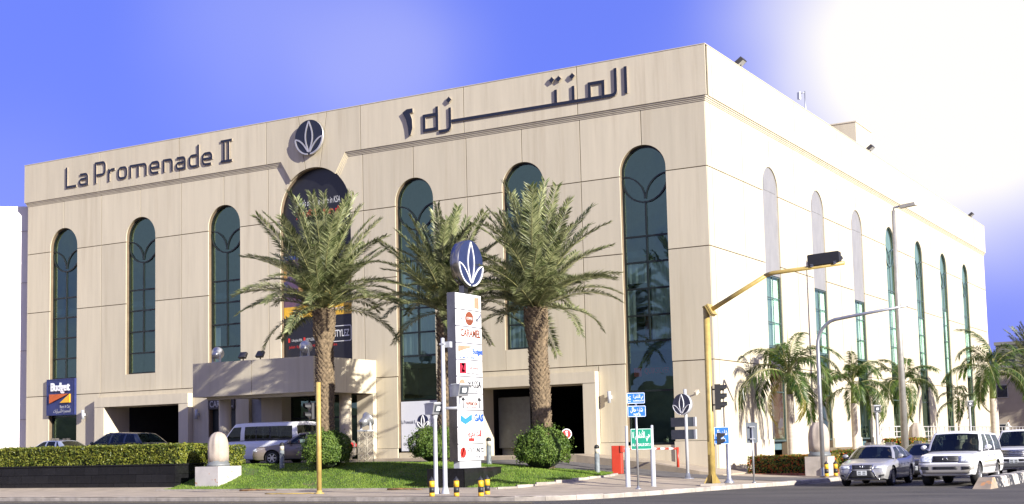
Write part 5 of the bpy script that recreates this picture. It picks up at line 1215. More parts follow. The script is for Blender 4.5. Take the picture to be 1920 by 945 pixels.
for k in range(10):
    z0 = zt_-(k+1)*hP; zc_ = z0+hP/2
    p = MB()
    # slightly bowed panel face
    p.grid(lambda s, t: (-5.3+.028*(1-(2*s-1)**2), y0+.015+(y1-y0-.03)*s, z0+.02+(hP-.04)*t), 8, 1)
    p.box(-5.335,-5.302,y0+.015,y1-.015,z0+.02,z0+hP-.02)
    po_ = p.build('tenant_panel', [PANEL], py)
    D = -.034
    def pr_text(s, size, dy, dz, mt, fit, **kk):
        kk['bold'] = kk.get('bold', 0)+.02
        t1 = MB(); text(t1, s, size*1.0, mpP, yc+dy, zc_+dz, D, 0, fit=fit, **kk); t1.build('print', [mt], po_, recalc=False)
    def pr_poly(poly, mt): MB().prism([(yc+a, zc_+b) for a, b in poly], mpP, D, D+.004).build('print', [mt], po_)
    if k == 0: pr_text('cafe', .34, -.1, 0, GREYT, .62, shear=.2); pr_poly([(.38,-.2),(.72,-.22),(.72,.22),(.40,.20)], SALM)
    elif k == 1:
        pr_poly([(.0+.30*cos(2*pi*i/24), .27*sin(2*pi*i/24)) for i in range(24)], BROWN)
        t1 = MB(); text(t1, 'COFFEE', .13, mpP, yc, zc_, D-.004, 0, fit=.44, bold=.02); t1.build('print', [WHTT], po_, recalc=False)
        pr_text('Al', .22, -.55, -.02, GREYT, .2, shear=.3); pr_text('Jim', .22, .55, -.02, GREYT, .26, shear=.3)
    elif k == 2: pr_text('CARAMEL', .42, .08, .06, BROWN, 1.45, bold=.008); pr_text('JEDDAH', .16, .15, -.22, GREYT, .7, space=1.3)
    elif k == 3: pr_poly([(-.82,-.02),(.30,.22),(-.82,.22)], SALM); pr_text('Budget', .28, .55, .02, BLUT, .75, bold=.015); pr_text('Car and Van Rental', .15, -.25, -.22, BLUT, 1.1)
    elif k == 4: pr_poly([(-.75,-.2),(-.3,-.2),(-.3,.2),(-.75,.2)], mat('print_crimson', (.40,.02,.04), .5)); pr_text('Z', .42, -.52, 0, WHTT, .26, bold=.04); pr_text(''.join(reversed('\uFEDF\uFEE0\uFEB4\uFED4\uFEAE')), .26, .25, .06, REDT, .7); pr_text('ZAHID TRAVEL GROUP', .10, .2, -.2, BLKT, 1.0)
    elif k == 5: pr_poly([(-.6+.2*cos(2*pi*i/16), .05+.17*sin(2*pi*i/16)) for i in range(16)], SALM); pr_text('MASSA', .38, .28, .02, BLKT, 1.0); pr_text('Boutique', .12, .3, -.23, GREYT, .5)
    elif k == 6:
        for yy in (-.55,.62):
            pr_poly([(yy-.03,-.25),(yy+.03,-.25),(yy+.02,.08),(yy-.02,.08)], BLKT)
            t1 = MB()
            for i in range(7): a = i*pi/6; t1.prism([(yc+yy+.03*sin(a), zc_+.08-.03*cos(a)), (yc+yy+.2*cos(a), zc_+.10+.16*sin(a)-.05), (yc+yy-.03*sin(a), zc_+.08+.03*cos(a))], mpP, D-.002-.0006*i, D+.004)
            t1.build('print', [BLKT], po_)
        pr_text('PAPERMOON', .2, .05, -.08, BROWN, .8, bold=.02); pr_text('RESTAURANT', .11, .05, -.22, REDT, .75)
    elif k == 7: pr_poly([(-.75,-.10),(-.42,-.22),(.05,-.05),(.05,.18),(-.42,.0),(-.75,.14)], mat('print_sky_blue', (.03,.20,.62), .5)); pr_text('GAS', .38, .55, .02, BLUT, .68, bold=.03)
    elif k == 8:
        MB().ribbon(rr(yc-.68,yc+.82,zc_-.25,zc_+.25,.04), .015, mpP, D, D+.004, closed=True).build('print', [GREYT], po_)
        pr_text(''.join(reversed('\uFE8D\uFEE7\uFE96 \uFEE3\uFEA4\uFEF4\uFEC0')), .34, .2, .07, REDT, 1.0, bold=.03); pr_poly([(-.22,-.22),(.2,-.22),(.2,-.1),(-.22,-.1)], REDT)
    else: pr_poly([(-.62+.2*cos(2*pi*i/16), .2*sin(2*pi*i/16)) for i in range(16)], REDT); pr_poly([(-.8,-.2),(-.75,-.2),(-.5,.2),(-.6,.2)], REDT); pr_text('ECKO UNLTD', .26, .28, .07, BLKT, 1.2); pr_text('WE ARE UNLIMITED', .13, .28, -.18, GREYT, 1.2)
MB().box(-5.62,-5.4,-12.1,-11.8,zt_,7.95).build('disc_neck', [STEEL], py)
mpD = lambda u, w_, d: (-5.2-d, u, w_)
LBL = mat('lit_emblem_blue', (.022,.032,.085), .35)
emblem('lotus_disc', mpD, -11.88, 8.77, .90, 0, .38, py, lw=.05, face=LBL, edge=STEEL)

# ------------------------------------------------------------------ helper for signs facing the junction
def smap(x, y, a): 
    ca_, sa_ = cos(a), sin(a)
    return lambda u, w_, d: (x+u*ca_-d*sa_, y+u*sa_+d*ca_, w_)
AF = radians(30)
SIGNB = mat('street_sign_blue', (.02,.13,.50), .35); SIGNG = mat('street_sign_green', (.005,.22,.13), .35); REFW = mat('reflective_white', (.78,.79,.80), .4)
def board(root, mp, u0, u1, w0, w1, face, texts, d=-.03, border=True, name='sign_plate'):
    o = MB().prism(rr(u0,u1,w0,w1,.03), mp, d, d+.025).build(name, [face], root)
    if border: MB().ribbon(rr(u0+.015,u1-.015,w0+.015,w1-.015,.025), .014, mp, d-.004, d-.001, closed=True).build('border', [REFW], o)
    for (s, size, du, dw, fit, bold) in texts:
        t1 = MB(); text(t1, s, size, mp, (u0+u1)/2+du, (w0+w1)/2+dw, d-.004, 0, fit=fit, bold=bold); t1.build('lettering', [REFW], o, recalc=False)
    return o
AR_ST = ''.join(reversed('\uFEB7\uFE8E\uFEAD\uFEC9 \uFEA3\uFE8E\uFE8B\uFEDE'))
AR_DI = ''.join(reversed('\uFEA3\uFEF2 \uFE8D\uFEF7\uFEE7\uFEAA\uFEDF\uFEB2 /١'))
st = thing('street_sign', 'thin post with two blue street name plates in front of the green sign', 'sign')
x, y = 2.63, -14.1; mp_ = smap(x, y, AF)
MB().tube([(x,y,.13),(x,y,3.3)], .038, 10).lathe([(.11,.14),(.11,.17),(.05,.18),(.05,.24)], 10, (x,y,0)).build('post', [GALV], st)
board(st, mp_, -.30,.31,3.03,3.40,SIGNB,[(AR_DI,.16,.08,.06,.34,.01),('AL ANDALUS DIST',.07,.09,-.09,.36,.015),(''.join(reversed('\uFEA3\uFEF2')),.10,-.22,.07,.1,.01),('1-A',.10,-.22,-.02,.1,.02),('UNIT',.05,-.22,-.11,.1,.01)],d=-.045)
board(st, mp_, -.29,.33,2.58,2.96,SIGNB,[(AR_ST,.20,0,.05,.42,.01),("Ha'il St.",.11,.02,-.11,.24,.02)],d=-.045)
gs = thing('district_sign', 'green district name board on two white posts beside the red barrier', 'sign')
for (x, y) in ((1.5,-12.5),(2.28,-12.05)): MB().lathe([(.12,.12),(.12,.16),(.085,.17),(.085,1.5),(.05,1.54),(.05,2.3),(.01,2.32)], 14, (x,y,0)).build('post', [WMET], gs)
mp_ = smap(1.86,-12.29,AF)
board(gs, mp_, -.28,.46,1.46,2.20,SIGNG,[(AR_DI,.30,0,.14,.62,.012),('AL ANDALUS DIST./1',.13,0,-.20,.64,.012)],d=-.08)
hs = thing('street_sign', 'blue street name plate on a flared silver post beside the yellow mast', 'sign')
x, y = 3.72, -8.46
MB().lathe([(.20,.12),(.19,.18),(.12,.26),(.085,.34),(.075,1.55),(.04,1.58),(.04,2.2),(.01,2.21)], 16, (x,y,0)).build('post', [GALV], hs)
board(hs, smap(x,y,AF), -.50,.06,1.58,2.22,SIGNB,[(AR_ST,.26,0,.10,.42,.015),("Ha'il St.",.16,.02,-.16,.28,.025)],d=-.06)
gsn = thing('road_sign', 'back of a dark grey road sign on a thin galvanised post', 'sign')
x, y = 4.45, -7.8
MB().tube([(x,y,.1),(x,y,2.2)], .035, 10).lathe([(.09,.12),(.09,.15),(.04,.16)], 8, (x,y,0)).build('post', [GALV], gsn)
board(gsn, smap(x,y,AF), -.21,.21,1.60,2.36,GREYM,[],d=.04,border=False)
for z in (1.75,2.2): MB().prism(rect(-.10,.10,z-.02,z+.02), smap(x,y,AF), -.04, .036).build('clamp', [GALV], gsn)
lp = thing('lotus_sign', 'lotus disc on a white post with two blank grey boards', 'sign')
x, y = 1.12, -6.14; z0 = .22
MB().tube([(x,y,z0),(x,y,3.78)], .065, 12).build('post', [WMET], lp)
MB().lathe([(.26,z0-.05),(.26,z0+.05),(.13,z0+.06),(.08,z0+.26)], 8, (x,y,0)).build('base', [GALV], lp)
mp_ = smap(x,y,radians(-12))
emblem('lotus_disc', mp_, -.04, 3.18, .42, -.20, .14, lp, lw=.05, edge=WMET)
for (a, b) in ((2.30,2.67),(1.80,2.18)):
    MB().prism(rect(-.78,.30,a,b), mp_, .07, .15).build('grey_board', [GREYM], lp)
    MB().prism(rect(.305,.40,a,b), mp_, .065, .155).build('board_end', [WMET], lp)
ns = thing('no_parking_sign', 'small round red prohibition sign beside the right garage', 'sign')
x, y = -6.73, -1.4
MB().tube([(x,y,1.1),(x,y,2.3)], .025, 8).build('post', [GALV], ns)
mp_ = smap(x,y,radians(38)); circ = lambda r_: [(r_*cos(2*pi*i/24), 2.18+r_*sin(2*pi*i/24)) for i in range(24)]
MB().prism(circ(.24), mp_, -.05, -.03).build('sign_rim', [REFW], ns); MB().prism(circ(.20), mp_, -.06, -.051).build('sign_face', [mat('sign_red', (.50,.02,.02), .4)], ns)
MB().prism([(-.03,2.03),(.05,2.05),(.03,2.33),(-.05,2.31)], mp_, -.07, -.061).build('symbol', [REFW], ns)
# barrier across the drive
ba = thing('car_park_barrier', 'orange red barrier box with striped boom across the drive', 'barrier')
x, y = -1.78, -6.45; z0 = G(x,y)
MB().obox(Matrix.Translation((x,y,z0+.56)) @ Matrix.Rotation(.2,4,'Z'), .40, .36, 1.12, c=.02).build('barrier_box', [mat('barrier_red', (.44,.04,.018), .4, var=.06)], ba)
MB().obox(Matrix.Translation((x+.24,y-.02,z0+.98)) @ Matrix.Rotation(.2,4,'Z'), .14, .30, .26, c=.02).build('boom_hub', [mat('barrier_red', (0,0,0))], ba)
P0 = Vector((x+.3,y+.05,z0+.98)); P1 = Vector((-.85,-2.55,1.42)); n_ = 12
for i in range(n_):
    a, b = P0.lerp(P1,i/n_), P0.lerp(P1,(i+1)/n_)
    MB().tube([a,b],.045,6).build('boom_piece', [REFW if i % 2 == 0 else mat('barrier_red', (0,0,0))], ba)
MB().lathe([(.06,.5),(.06,1.48)], 10, (-.85,-2.45,0)).build('rest_post', [mat('barrier_red', (0,0,0))], ba)

# ------------------------------------------------------------------ traffic signals
def visor(mb, P, d, r_=.11, L=.20, m=0):
    d = Vector(d).normalized(); a = d.cross(Vector((0,0,1))).normalized(); u = a.cross(d); n = 14; vs = []
    for k, (t, rr0) in enumerate(((0,r_),(L,r_*1.02))):
        for i in range(n+1): an = radians(-35+250*i/n); vs.append(Vector(P)+d*(t if abs(i-n/2) < n*.36 or k == 0 else L*.6)+a*cos(an)*rr0+u*sin(an)*rr0)
    mb.add(vs, [(i,i+1,n+2+i,n+1+i) for i in range(n)], m, True); return mb
LRED = mat('unlit_red_lens', (.30,.012,.012), .2, coat=.5); LAMB = mat('unlit_amber_lens', (.30,.14,.01), .2, coat=.5); LGRN = mat('unlit_green_lens', (.01,.10,.06), .2, coat=.5)
def signal(root, P, d, n=3, hor=None, s_=1.0):
    """signal head: black housing, lenses and hoods; d = direction it faces"""
    d = Vector(d).normalized(); a = d.cross(Vector((0,0,1))).normalized(); st_ = hor.normalized() if hor is not None else Vector((0,0,-1))
    M = Matrix.Identity(4); ot = st_.cross(d).normalized()
    for i in range(3): M[i][0] = st_[i]; M[i][1] = ot[i]; M[i][2] = d[i]
    M.translation = Vector(P); pit = .30*s_
    h = MB().obox(M, pit*n, .32*s_, .20*s_, c=.03).build('signal_head', [DKM], root)
    for i in range(n):
        c_ = Vector(P)+st_*(i-(n-1)/2)*pit+d*.10*s_
        l_ = MB().lathe([(.105*s_,0),(.10*s_,.015),(.06*s_,.03),(.005,.035)], 16, M=Matrix.Translation(c_) @ d.to_track_quat('Z','Y').to_matrix().to_4x4()); l_.build('lens', [(LRED,LAMB,LGRN)[i % 3]], h)
        visor(MB(), c_, d, .125*s_, .22*s_).build('hood', [DKM], h)
    return h
tl = thing('traffic_mast', 'yellow mast-arm traffic signal at the building corner', 'traffic signal')
x, y = 4.08, -11.03
MB().tube([(x,y,.2),(x,y,2.2),(x+.02,y-.02,6.45)], [.13,.13,.115], 14).lathe([(.14,6.44),(.13,6.5),(.01,6.52)], 12, (x+.02,y-.02,0)).build('mast', [YELP], tl)
b = MB().obox(Matrix.Translation((x,y,.155)) @ Matrix.Rotation(.4,4,'Z'), .85, .7, .13); b.build('footing', [KERB], tl)
b = MB()
for k in range(4):
    a = k*pi/2+.4; b.add([(x+cos(a)*.12,y+sin(a)*.12,.22),(x+cos(a)*.30,y+sin(a)*.30,.22),(x+cos(a)*.12,y+sin(a)*.12,.55),(x+cos(a)*.12-sin(a)*.02,y+sin(a)*.12+cos(a)*.02,.22),(x+cos(a)*.30-sin(a)*.02,y+sin(a)*.30+cos(a)*.02,.22),(x+cos(a)*.12-sin(a)*.02,y+sin(a)*.12+cos(a)*.02,.55)], [(0,1,2),(5,4,3),(0,3,4,1),(1,4,5,2),(2,5,3,0)])
b.build('base_fin', [YELP], tl)
MB().obox(Matrix.Translation((x+.22,y-.02,6.36)) @ Matrix.Rotation(radians(-28),4,'Y'), .06, .42, .42).obox(Matrix.Translation((x+.15,y-.02,6.32)) @ Matrix.Rotation(radians(-28),4,'Y'), .05, .42, .42).build('arm_flange', [YELP], tl)
MB().tube([(x+.18,y-.02,6.34),(6.40,y-.05,7.42)], [.085,.075], 12).build('arm', [YELP], tl)
MB().tube([(6.34,y-.05,7.40),(6.6,y-.05,7.47),(9.15,y-.05,7.60)], [.078,.075,.065], 12).build('arm', [YELP], tl)
signal(tl, (8.45,y-.02,7.80), (.05,1,-.05), 3, Vector((1,0,.05)), 1.22)
MB().box(8.0,8.1,y-.15,y-.0,7.56,7.64).box(8.8,8.9,y-.15,y-.0,7.6,7.68).build('bracket', [GALV], tl)
signal(tl, (x+.30,y+.06,3.25), (.94,.34,0), 3)
signal(tl, (x+.28,y+.05,1.78), (.94,.34,0), 2, None, .7)
MB().box(x-.02,x+.22,y-.0,y+.06,3.5,3.55).box(x-.02,x+.22,y-.0,y+.06,2.95,3.0).box(x,x+.22,y-.0,y+.05,1.72,1.76).build('bracket', [DKM], tl)
MB().obox(Matrix.Translation((x,y-.125,1.45)), .14, .03, .45).build('access_door', [YELP], tl)
ys_ = thing('traffic_post', 'plain yellow signal post on the pavement before the entrance palm', 'traffic signal')
x, y = -8.47, -17.25
MB().tube([(x,y,.14),(x,y,4.15)], .088, 14).lathe([(.18,.145),(.18,.18),(.11,.20),(.10,.27)], 12, (x,y,0)).build('post', [YELP], ys_)
signal(ys_, (x-.30,y+.05,3.12), (-.50,-.86,0), 2, None, 1.05)
MB().box(x-.22,x-.02,y+.0,y+.05,3.3,3.35).box(x-.22,x-.02,y+.0,y+.05,2.85,2.9).build('bracket', [GALV], ys_)
cbp = [(x-.1-.3*i, y-.05-.05*i+.06*sin(i*1.3), .165+.012*(i % 2)) for i in range(8)]
tag(MB().tube(cbp, .022, 6).build('yellow_strap', [YELP]), 'flat yellow strap lying on the pavement beside the yellow post', 'strap')

# ------------------------------------------------------------------ bollards
def striped(x, y, label, z0=.14, h=.6, grp='striped bollards'):
    t = thing('striped_bollard', label, 'bollard', (x,y,z0), 0, grp); r_ = .088
    for (a, b, mt, nm) in ((0,.12,YELB,'yellow_band'),(.12,.30,BLKB,'black_band'),(.30,.50,YELB,'yellow_band')):
        MB().lathe([(r_,a+.002),(r_,b)], 16).build(nm, [mt], t)
    MB().lathe([(r_*1.02,.50),(r_*1.0,.54),(r_*.45,h-.02),(.01,h+.04)], 16).build('cap', [BLKB], t)
    return t
striped(-2.15,-19.5,'leftmost black and yellow bollard, left of the two white poles')
striped(-1.22,-19.5,'black and yellow bollard just right of the white poles')
striped(-.36,-19.42,'black and yellow bollard in front of the granite sign base')
striped(-.86,-18.2,'black and yellow bollard set back at the right of the row of four')
striped(5.12,-.95,'black and yellow bollard touching the curved lamp post')
striped(5.32,-.35,'black and yellow bollard next to the silver sedan')
CONC = mat('bollard_grey', (.16,.18,.18), .6, var=.2, scale=6)
for (x, y, lb) in ((-15.9,-10.35,'grey light bollard in front of the beige sedan'),(-2.15,-7.55,'grey light bollard at the right tip of the lawn'),(-6.45,-8.75,'grey light bollard between the tenant sign and right palm')):
    z0 = G(x,y)-.02; t = thing('light_bollard', lb, 'bollard', (x,y,z0), 0, 'grey light bollards')
    MB().lathe([(.115,0),(.105,.05),(.10,.82)], 16).build('shaft', [CONC], t)
    MB().lathe([(.092,.82),(.092,1.02)], 16).build('light_ring', [mat('frosted_lens', (.50,.46,.36), .4)], t)
    MB().lathe([(.105,1.02),(.105,1.08),(.08,1.14),(.01,1.17)], 16).build('cap', [DKM], t)

# ------------------------------------------------------------------ roadside camera posts
def cambox(root, P, rz, s_=1.0):
    M = Matrix.Translation(P) @ Matrix.Rotation(rz,4,'Z') @ Matrix.Scale(s_,4)
    prof = [(-.30,-.20),(.16,-.20),(.28,.16),(-.34,.16)]
    b = MB(); b.add([M @ Vector((a,-.2,c_)) for a, c_ in prof]+[M @ Vector((a,.2,c_)) for a, c_ in prof], [(0,1,2,3),(7,6,5,4),(0,4,5,1),(1,5,6,2),(2,6,7,3),(3,7,4,0)]); o = b.build('camera_housing', [GALV], root)
    q = MB(); q.add([M @ Vector(v) for v in ((.185,-.15,-.13),(.185,.15,-.13),(.265,.15,.11),(.265,-.15,.11))], [(0,1,2,3)]); q.build('camera_window', [mat('camera_glass', (.05,.06,.07), .08, coat=1)], o)
    l_ = MB(); l_.add([M @ Vector(v) for v in ((.215,-.07,-.08),(.215,.09,-.08),(.262,.09,.06),(.262,-.07,.06))], [(0,1,2,3)]); l_.build('lens_plate', [REFW], o)
    k = MB()
    for i in range(9): k.obox(M @ Matrix.Translation((-.29+.068*i,0,.19)), .03, .34, .05)
    k.obox(M @ Matrix.Translation((-.03,0,.172)), .66, .44, .022); k.build('hood', [GALV], o)
    return o
c1_ = thing('camera_post', 'short white post carrying a hooded traffic camera box', 'camera post')
x, y = -3.3, -17.5
MB().lathe([(.16,.14),(.14,.16),(.085,.36),(.075,.40),(.07,2.65),(.12,2.82)], 14, (x,y,0)).build('post', [WMET], c1_); cambox(c1_, (x,y,3.02), radians(-25))
c2_ = thing('camera_post', 'tall white post with a second camera box on a bent side arm', 'camera post')
x, y = -2.93, -17.5
MB().lathe([(.16,.14),(.14,.16),(.09,.36),(.078,.40),(.075,3.0),(.065,5.4),(.01,5.42)], 14, (x,y,0)).build('post', [WMET], c2_)
MB().tube([(x,y,3.02),(x+.36,y+.20,3.02),(x+.46,y+.26,3.08),(x+.49,y+.28,3.2),(x+.49,y+.28,3.42)], .05, 10).build('side_arm', [WMET], c2_)
cambox(c2_, (x+.49,y+.28,3.62), radians(-25), 1.05)
MB().obox(Matrix.Translation((x+.17,y+.1,5.18)), .2, .16, .2).obox(Matrix.Translation((x+.0,y,5.2)), .18, .14, .06).build('sensor', [WMET], c2_)
for (X, Y, z, lb) in ((5.45,6.0,3.0,'camera post standing behind the silver sedan'),(5.5,26.5,3.55,'camera post rising behind the white off-road car')):
    t = thing('camera_post', lb, 'camera post'); MB().lathe([(.13,.13),(.075,.3),(.07,z-.25),(.11,z-.15)], 12, (X,Y,0)).build('post', [WMET], t); cambox(t, (X,Y,z), radians(-60), .8)

# ------------------------------------------------------------------ lamp posts
cl_ = thing('curved_mast', 'silver mast curving into a long bare arm over the side road', 'lamp post')
x, y = 4.9, -.7
MB().lathe([(.17,.13),(.17,.16),(.10,.18),(.10,.5)], 14, (x,y,0)).tube([(x,y,.4),(x,y,4.0),(x,y,5.5)]+[(x+.95-.95*cos(radians(q_)),y,5.55+1.1*sin(radians(q_))) for q_ in (12,26,40,54,68,80)]+[(x+1.6,y,6.74),(8.7,y,7.0)], [.095,.088,.08]+[.075]*6+[.07,.05], 12).build('mast', [GALV], cl_)
tlp = thing('street_lamp', 'tall tapered lamp post with one short arm beside the side facade', 'lamp post')
x, y = 5.15, 12.2
MB().tube([(x,y,.1),(x,y,13.1)], [.20,.09], 12).build('post', [mat('lamp_post_grey', (.34,.33,.30), .5, metal=.5)], tlp)
MB().tube([(x,y,13.0),(x+.02,y,13.25),(x+.4,y,13.3)], .05, 8).build('arm', [GALV], tlp)
MB().obox(Matrix.Translation((x+.75,y,13.3)) @ Matrix.Rotation(-.1,4,'Y'), .85, .30, .16, c=.05).build('lamp_head', [mat('lamp_post_grey', (0,0,0))], tlp)
def wall_lamp(mp, u, z, lb):
    t = thing('wall_lamp', lb, 'wall lamp'); c_ = Vector(mp(u,z,-.20))
    MB().lathe([(.085,-.27),(.085,.27)], 16, M=Matrix.Translation(c_)).build('lamp_tube', [WMET], t)
    MB().prism(rect(u-.06,u+.06,z-.08,z+.08), mp, -.14, -.003).build('bracket', [WMET], t)
wall_lamp(mpA,-5.1,3.82,'white tube lamp on the wall right of the garage'); wall_lamp(mpA,-39.2,4.1,'white tube lamp on the wall beside the blue shop sign'); wall_lamp(mpA,-30.35,3.85,'white tube lamp on the wall left of the CARAMEL sign'); wall_lamp(mpB,2.9,3.8,'white tube lamp on the sunlit side wall near the corner')
cc = thing('wall_camera', 'small security camera on a bracket near the building corner', 'camera')
MB().tube([(-.75,-.003,3.85),(-.75,-.25,3.92)], .03, 8).build('bracket', [WMET], cc); MB().obox(Matrix.Translation((-.75,-.34,3.86)) @ Matrix.Rotation(.4,4,'X'), .14, .34, .15, c=.03).build('camera_body', [mat('cream_plastic', (.55,.48,.36), .5)], cc)
# floodlights
FLOODM = mat('spun_aluminium', (.42,.42,.41), .38, metal=.7)
def round_flood(x, y, z, lb, s_=1.0, face=(-.35,.9,.35)):
    t = thing('floodlight', lb, 'floodlight', (x,y,z), 0, 'round silver floodlights'); d = Vector(face).normalized()
    M = Matrix.Translation((0,0,.42*s_)) @ d.to_track_quat('Z','Y').to_matrix().to_4x4() @ Matrix.Scale(s_,4)
    MB().lathe([(.02,-.30),(.16,-.28),(.18,-.10),(.20,-.02),(.30,.10),(.32,.16),(.32,.20),(.29,.20),(.05,.12)], 22, M=M).build('reflector', [FLOODM], t)
    for sx in (-1,1): MB().obox(Matrix.Translation((sx*.22*s_,0,.22*s_)), .03*s_, .16*s_, .44*s_, taper=.6).build('bracket_arm', [WMET], t)
    MB().obox(Matrix.Translation((0,0,.012)), .5*s_, .2*s_, .024).build('base_plate', [WMET], t)
round_flood(-24.5,-4.98,6.2,'round silver floodlight at the left of the canopy edge'); round_flood(-18.9,-4.98,6.2,'round silver floodlight at the right corner of the canopy')
def box_flood(x, y, z, lb, rz=0, grp='black box floodlights', s_=1.0, tilt=.6):
    t = thing('floodlight', lb, 'floodlight', (x,y,z), rz, grp)
    M = Matrix.Translation((0,0,.26*s_)) @ Matrix.Rotation(-tilt,4,'X')
    MB().obox(M, .46*s_, .16*s_, .32*s_, taper=.9, c=.02).build('housing', [mat('dark_bronze', (.05,.045,.04), .5)], t)
    MB().add([M @ Vector(v) for v in ((-.19*s_,.085*s_,-.13*s_),(.19*s_,.085*s_,-.13*s_),(.17*s_,.078*s_,.13*s_),(-.17*s_,.078*s_,.13*s_))], [(0,1,2,3)]).build('lamp_glass', [mat('flood_glass', (.45,.44,.40), .2)], t)
    MB().tube([(0,0,0),(0,0,.2*s_)], .03*s_, 8).build('stem', [DKM], t)
box_flood(-22.75,-5.0,6.2,'black box floodlight left of the pair on the canopy'); box_flood(-21.65,-5.0,6.2,'black box floodlight right of the pair on the canopy')
for (yy, lb) in ((4.9,'black floodlight on the roof edge nearest the corner'),(28.1,'black floodlight on the roof edge below the stair tower'),(59.0,'black floodlight on the roof edge at the far end')):
    box_flood(.0,yy,HT+.03,lb,-pi/2,'roof edge floodlights',1.35,.9)
an = thing('roof_mast', 'thin aerial mast with small panel on the roof tower', 'aerial')
MB().tube([(-6.6,36.3,23.65),(-6.6,36.3,26.4)], .045, 8).build('mast', [GALV], an); MB().obox(Matrix.Translation((-7.0,36.2,26.1)), .25, .16, .5, c=.04).tube([(-7.0,36.2,26.2),(-6.6,36.3,26.35)], .03, 6).build('panel_aerial', [GALV], an)
fs_ = thing('floodlight_stand', 'floodlight on a small lattice steel stand behind the beige sedan', 'floodlight')
x, y = -13.15, -8.0; z0 = G(x,y)+.01; b = MB(); w_ = .24
cn = [(-w_,-w_),(w_,-w_),(w_,w_),(-w_,w_)]
for a, c_ in cn: b.tube([(x+a,y+c_,z0),(x+a*.85,y+c_*.85,z0+1.4)], .018, 6)
for i in range(4):
    (a, c_), (d_, e_) = cn[i], cn[(i+1) % 4]
    for k in range(4):
        b.tube([(x+a,y+c_,z0+.1+.33*k),(x+d_,y+e_,z0+.43+.33*k)], .010, 4); b.tube([(x+d_,y+e_,z0+.1+.33*k),(x+a,y+c_,z0+.43+.33*k)], .010, 4)
b.build('lattice_frame', [mat('tan_steel', (.40,.36,.28), .5, metal=.3)], fs_)
MB().obox(Matrix.Translation((x,y,z0+1.43)), .55, .5, .06).build('top_plate', [WMET], fs_)
M = Matrix.Translation((x,y,z0+1.86)) @ Vector((.3,.75,.45)).to_track_quat('Z','Y').to_matrix().to_4x4()
MB().lathe([(.02,-.28),(.17,-.26),(.19,-.10),(.21,-.02),(.31,.10),(.33,.16),(.33,.20),(.30,.20),(.05,.12)], 22, M=M).build('reflector', [FLOODM], fs_)
for sx in (-1,1): MB().obox(Matrix.Translation((x+sx*.25,y,z0+1.66)), .03, .15, .44, taper=.6).build('bracket_arm', [WMET], fs_)

# ------------------------------------------------------------------ cloth covered lights on plinths
CANV = mat('canvas_cover', (.38,.32,.26), .9, var=.08, scale=3, bump=.3, bscale=14)
WPL = mat('white_plinth', (.52,.48,.44), .85, var=.08, scale=2, speck=(4,.66,(.42,.25,.17)))
def covered(x, y, zb, lb, s_=1.0, px=1.3, py_=1.45, ph=1.0, pm_=WPL):
    t = thing('covered_light', lb, 'covered light', (x,y,0))
    if ph: MB().obox(Matrix.Translation((0,0,zb-ph/2)), px, py_, ph, c=.015).build('plinth', [pm_], t)
    MB().lathe([(.52*s_,zb),(.52*s_,zb+.12),(.47*s_,zb+.13),(.47*s_,zb+.26*s_)], 24, ).build('light_base', [mat('grey_base', (.16,.17,.17), .5)], t)
    z1 = zb+.22*s_
    MB().lathe([(.47*s_,z1),(.475*s_,z1+.3*s_),(.47*s_,z1+.62*s_),(.455*s_,z1+.85*s_),(.40*s_,z1+1.08*s_),(.30*s_,z1+1.24*s_),(.16*s_,z1+1.34*s_),(.01,z1+1.37*s_)], 48,
        wob=lambda a, z: .04*sin(a*13+3*sin(a*2))*(1 if z > z1+.5 else .3)+.02*sin(a*5+z*3)).build('cloth_cover', [CANV], t)
covered(-18.1,-11.92,1.12,'canvas covered light on a white plinth at the end of the hedge',.93,1.32,1.45,1.05)
covered(4.45,.35,.95,'canvas covered light on a plinth behind the curved mast',.92,1.0,1.0,.85,mat('pale_plinth', (.42,.37,.31), .85))
covered(3.7,20.9,.95,'canvas covered light beside the tall lamp post',.95,1.0,1.0,.85,mat('pale_plinth', (0,0,0)))

# ------------------------------------------------------------------ terrace and railing along the side facade
tag(MB().box(.075,3.0,16.4,64.0,.05,1.20).build('terrace', [PAVE]), kind='structure')
tag(MB().box(.075,3.0,14.9,15.4,.05,.42).box(.075,3.0,15.4,15.9,.05,.70).box(.075,3.0,15.9,16.4,.05,.96).build('steps', [PAVE]), kind='structure')
rl = thing('terrace_railing', 'grey steel railing along the raised terrace by the side facade', 'railing')
RAILM = mat('railing_steel', (.45,.43,.40), .45, metal=.4)
for i in range(32):
    yy = 16.5+1.5*i; MB().tube([(2.93,yy,1.19),(2.93,yy,2.27)], .028, 6).build('post', [RAILM], rl)
for z in (1.42,1.70,1.98,2.27): MB().tube([(2.93,16.5,z),(2.93,63.2,z)], .022 if z < 2.2 else .032, 6).build('rail', [RAILM], rl)
for k in range(2): 
    yy = 46.0; MB().tube([(2.93,yy+.28*cos(2*pi*i/20)*(1 if k else .5),1.85+.38*sin(2*pi*i/20)) for i in range(21)], .018, 5).build('ring', [RAILM], rl)
for z in (0,.3,.6): MB().tube([(2.93,14.9,.95+z-.45),(2.93,16.5,1.65+z)], .022, 6).build('stair_rail', [RAILM], rl)
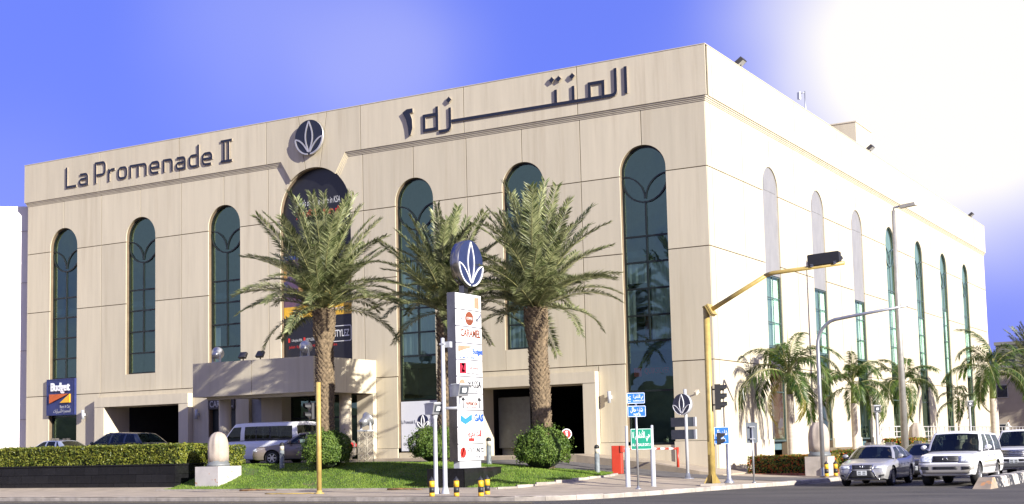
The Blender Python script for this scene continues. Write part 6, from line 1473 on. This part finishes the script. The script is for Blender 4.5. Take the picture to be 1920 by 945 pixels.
# person leaning on the railing far right
V = [(0,0,.92),(0,0,1.12),(.06,0,1.30),(.12,0,1.42),(.15,0,1.50),(.19,0,1.58),(.20,0,1.66), (.08,.19,1.38),(.16,.24,1.14),(.36,.16,1.08),(.44,.12,1.08), (.08,-.19,1.38),(.16,-.24,1.14),(.36,-.16,1.08),(.44,-.12,1.08), (0,.10,.86),(.02,.11,.46),(-.02,.11,.06),(.14,.11,.03), (0,-.10,.86),(-.04,-.11,.46),(-.10,-.11,.06),(.06,-.11,.03)]
E = [(0,1),(1,2),(2,3),(3,4),(4,5),(5,6),(2,7),(7,8),(8,9),(9,10),(2,11),(11,12),(12,13),(13,14),(0,15),(15,16),(16,17),(17,18),(0,19),(19,20),(20,21),(21,22)]
R = [(.13,.16),(.12,.15),(.12,.17),.06,.05,(.09,.075),(.055,.05), .065,.048,.034,.03, .065,.048,.034,.03, .09,.06,.045,.04, .09,.06,.045,.04]
me = skinned(V, E, R)
for q in (THOBE, SKIN, HAIR): me.materials.append(q)
for p in me.polygons:
    c_ = p.center; p.material_index = 2 if (c_.z > 1.62 or (c_.z > 1.54 and c_.x < .16)) else (1 if (c_.z > 1.43 or c_.x > .38 or c_.z < .05) else 0)
po_ = link('person', me, None, (2.35,56.3,1.2), 0.3); tag(po_, 'person in a white robe leaning on the terrace railing at far right', 'person')
MB().lathe([(.15,1.1),(.17,.9),(.19,.5),(.22,.10)], 16, wob=lambda a, z: .05*sin(a*6)).build('robe_skirt', [THOBE], po_)
# dry palm stalks dropped by the kerb
DRY = mat('dry_palm_stalk', (.30,.17,.07), .8, var=.2, scale=8)
for (x, y, rz, lb) in ((-13.9,-14.3,.15,'dry brown palm stalk lying below the left of the lawn'),(-6.9,-14.2,-.1,'dry brown palm stalk lying below the middle of the lawn')):
    m_ = MB(); q = random.Random(int(x*10))
    m_.tube([(-.8,0,.03),(-.3,.05,.05),(.3,.02,.05),(.9,-.05,.03)], [.05,.04,.03,.012], 6)
    for i in range(26): u = q.uniform(-.5,.9); a = q.uniform(-.6,.6)+(0 if q.random() < .5 else pi); m_.tube([(u,0,.04),(u+.3*cos(a),.25*sin(a)+q.uniform(-.1,.1),.03+q.random()*.05)], [.008,.003], 3)
    o = m_.build('fallen_frond', [DRY]); o.location = (x,y,.15); o.rotation_euler = (0,0,rz); tag(o, lb, 'palm frond')
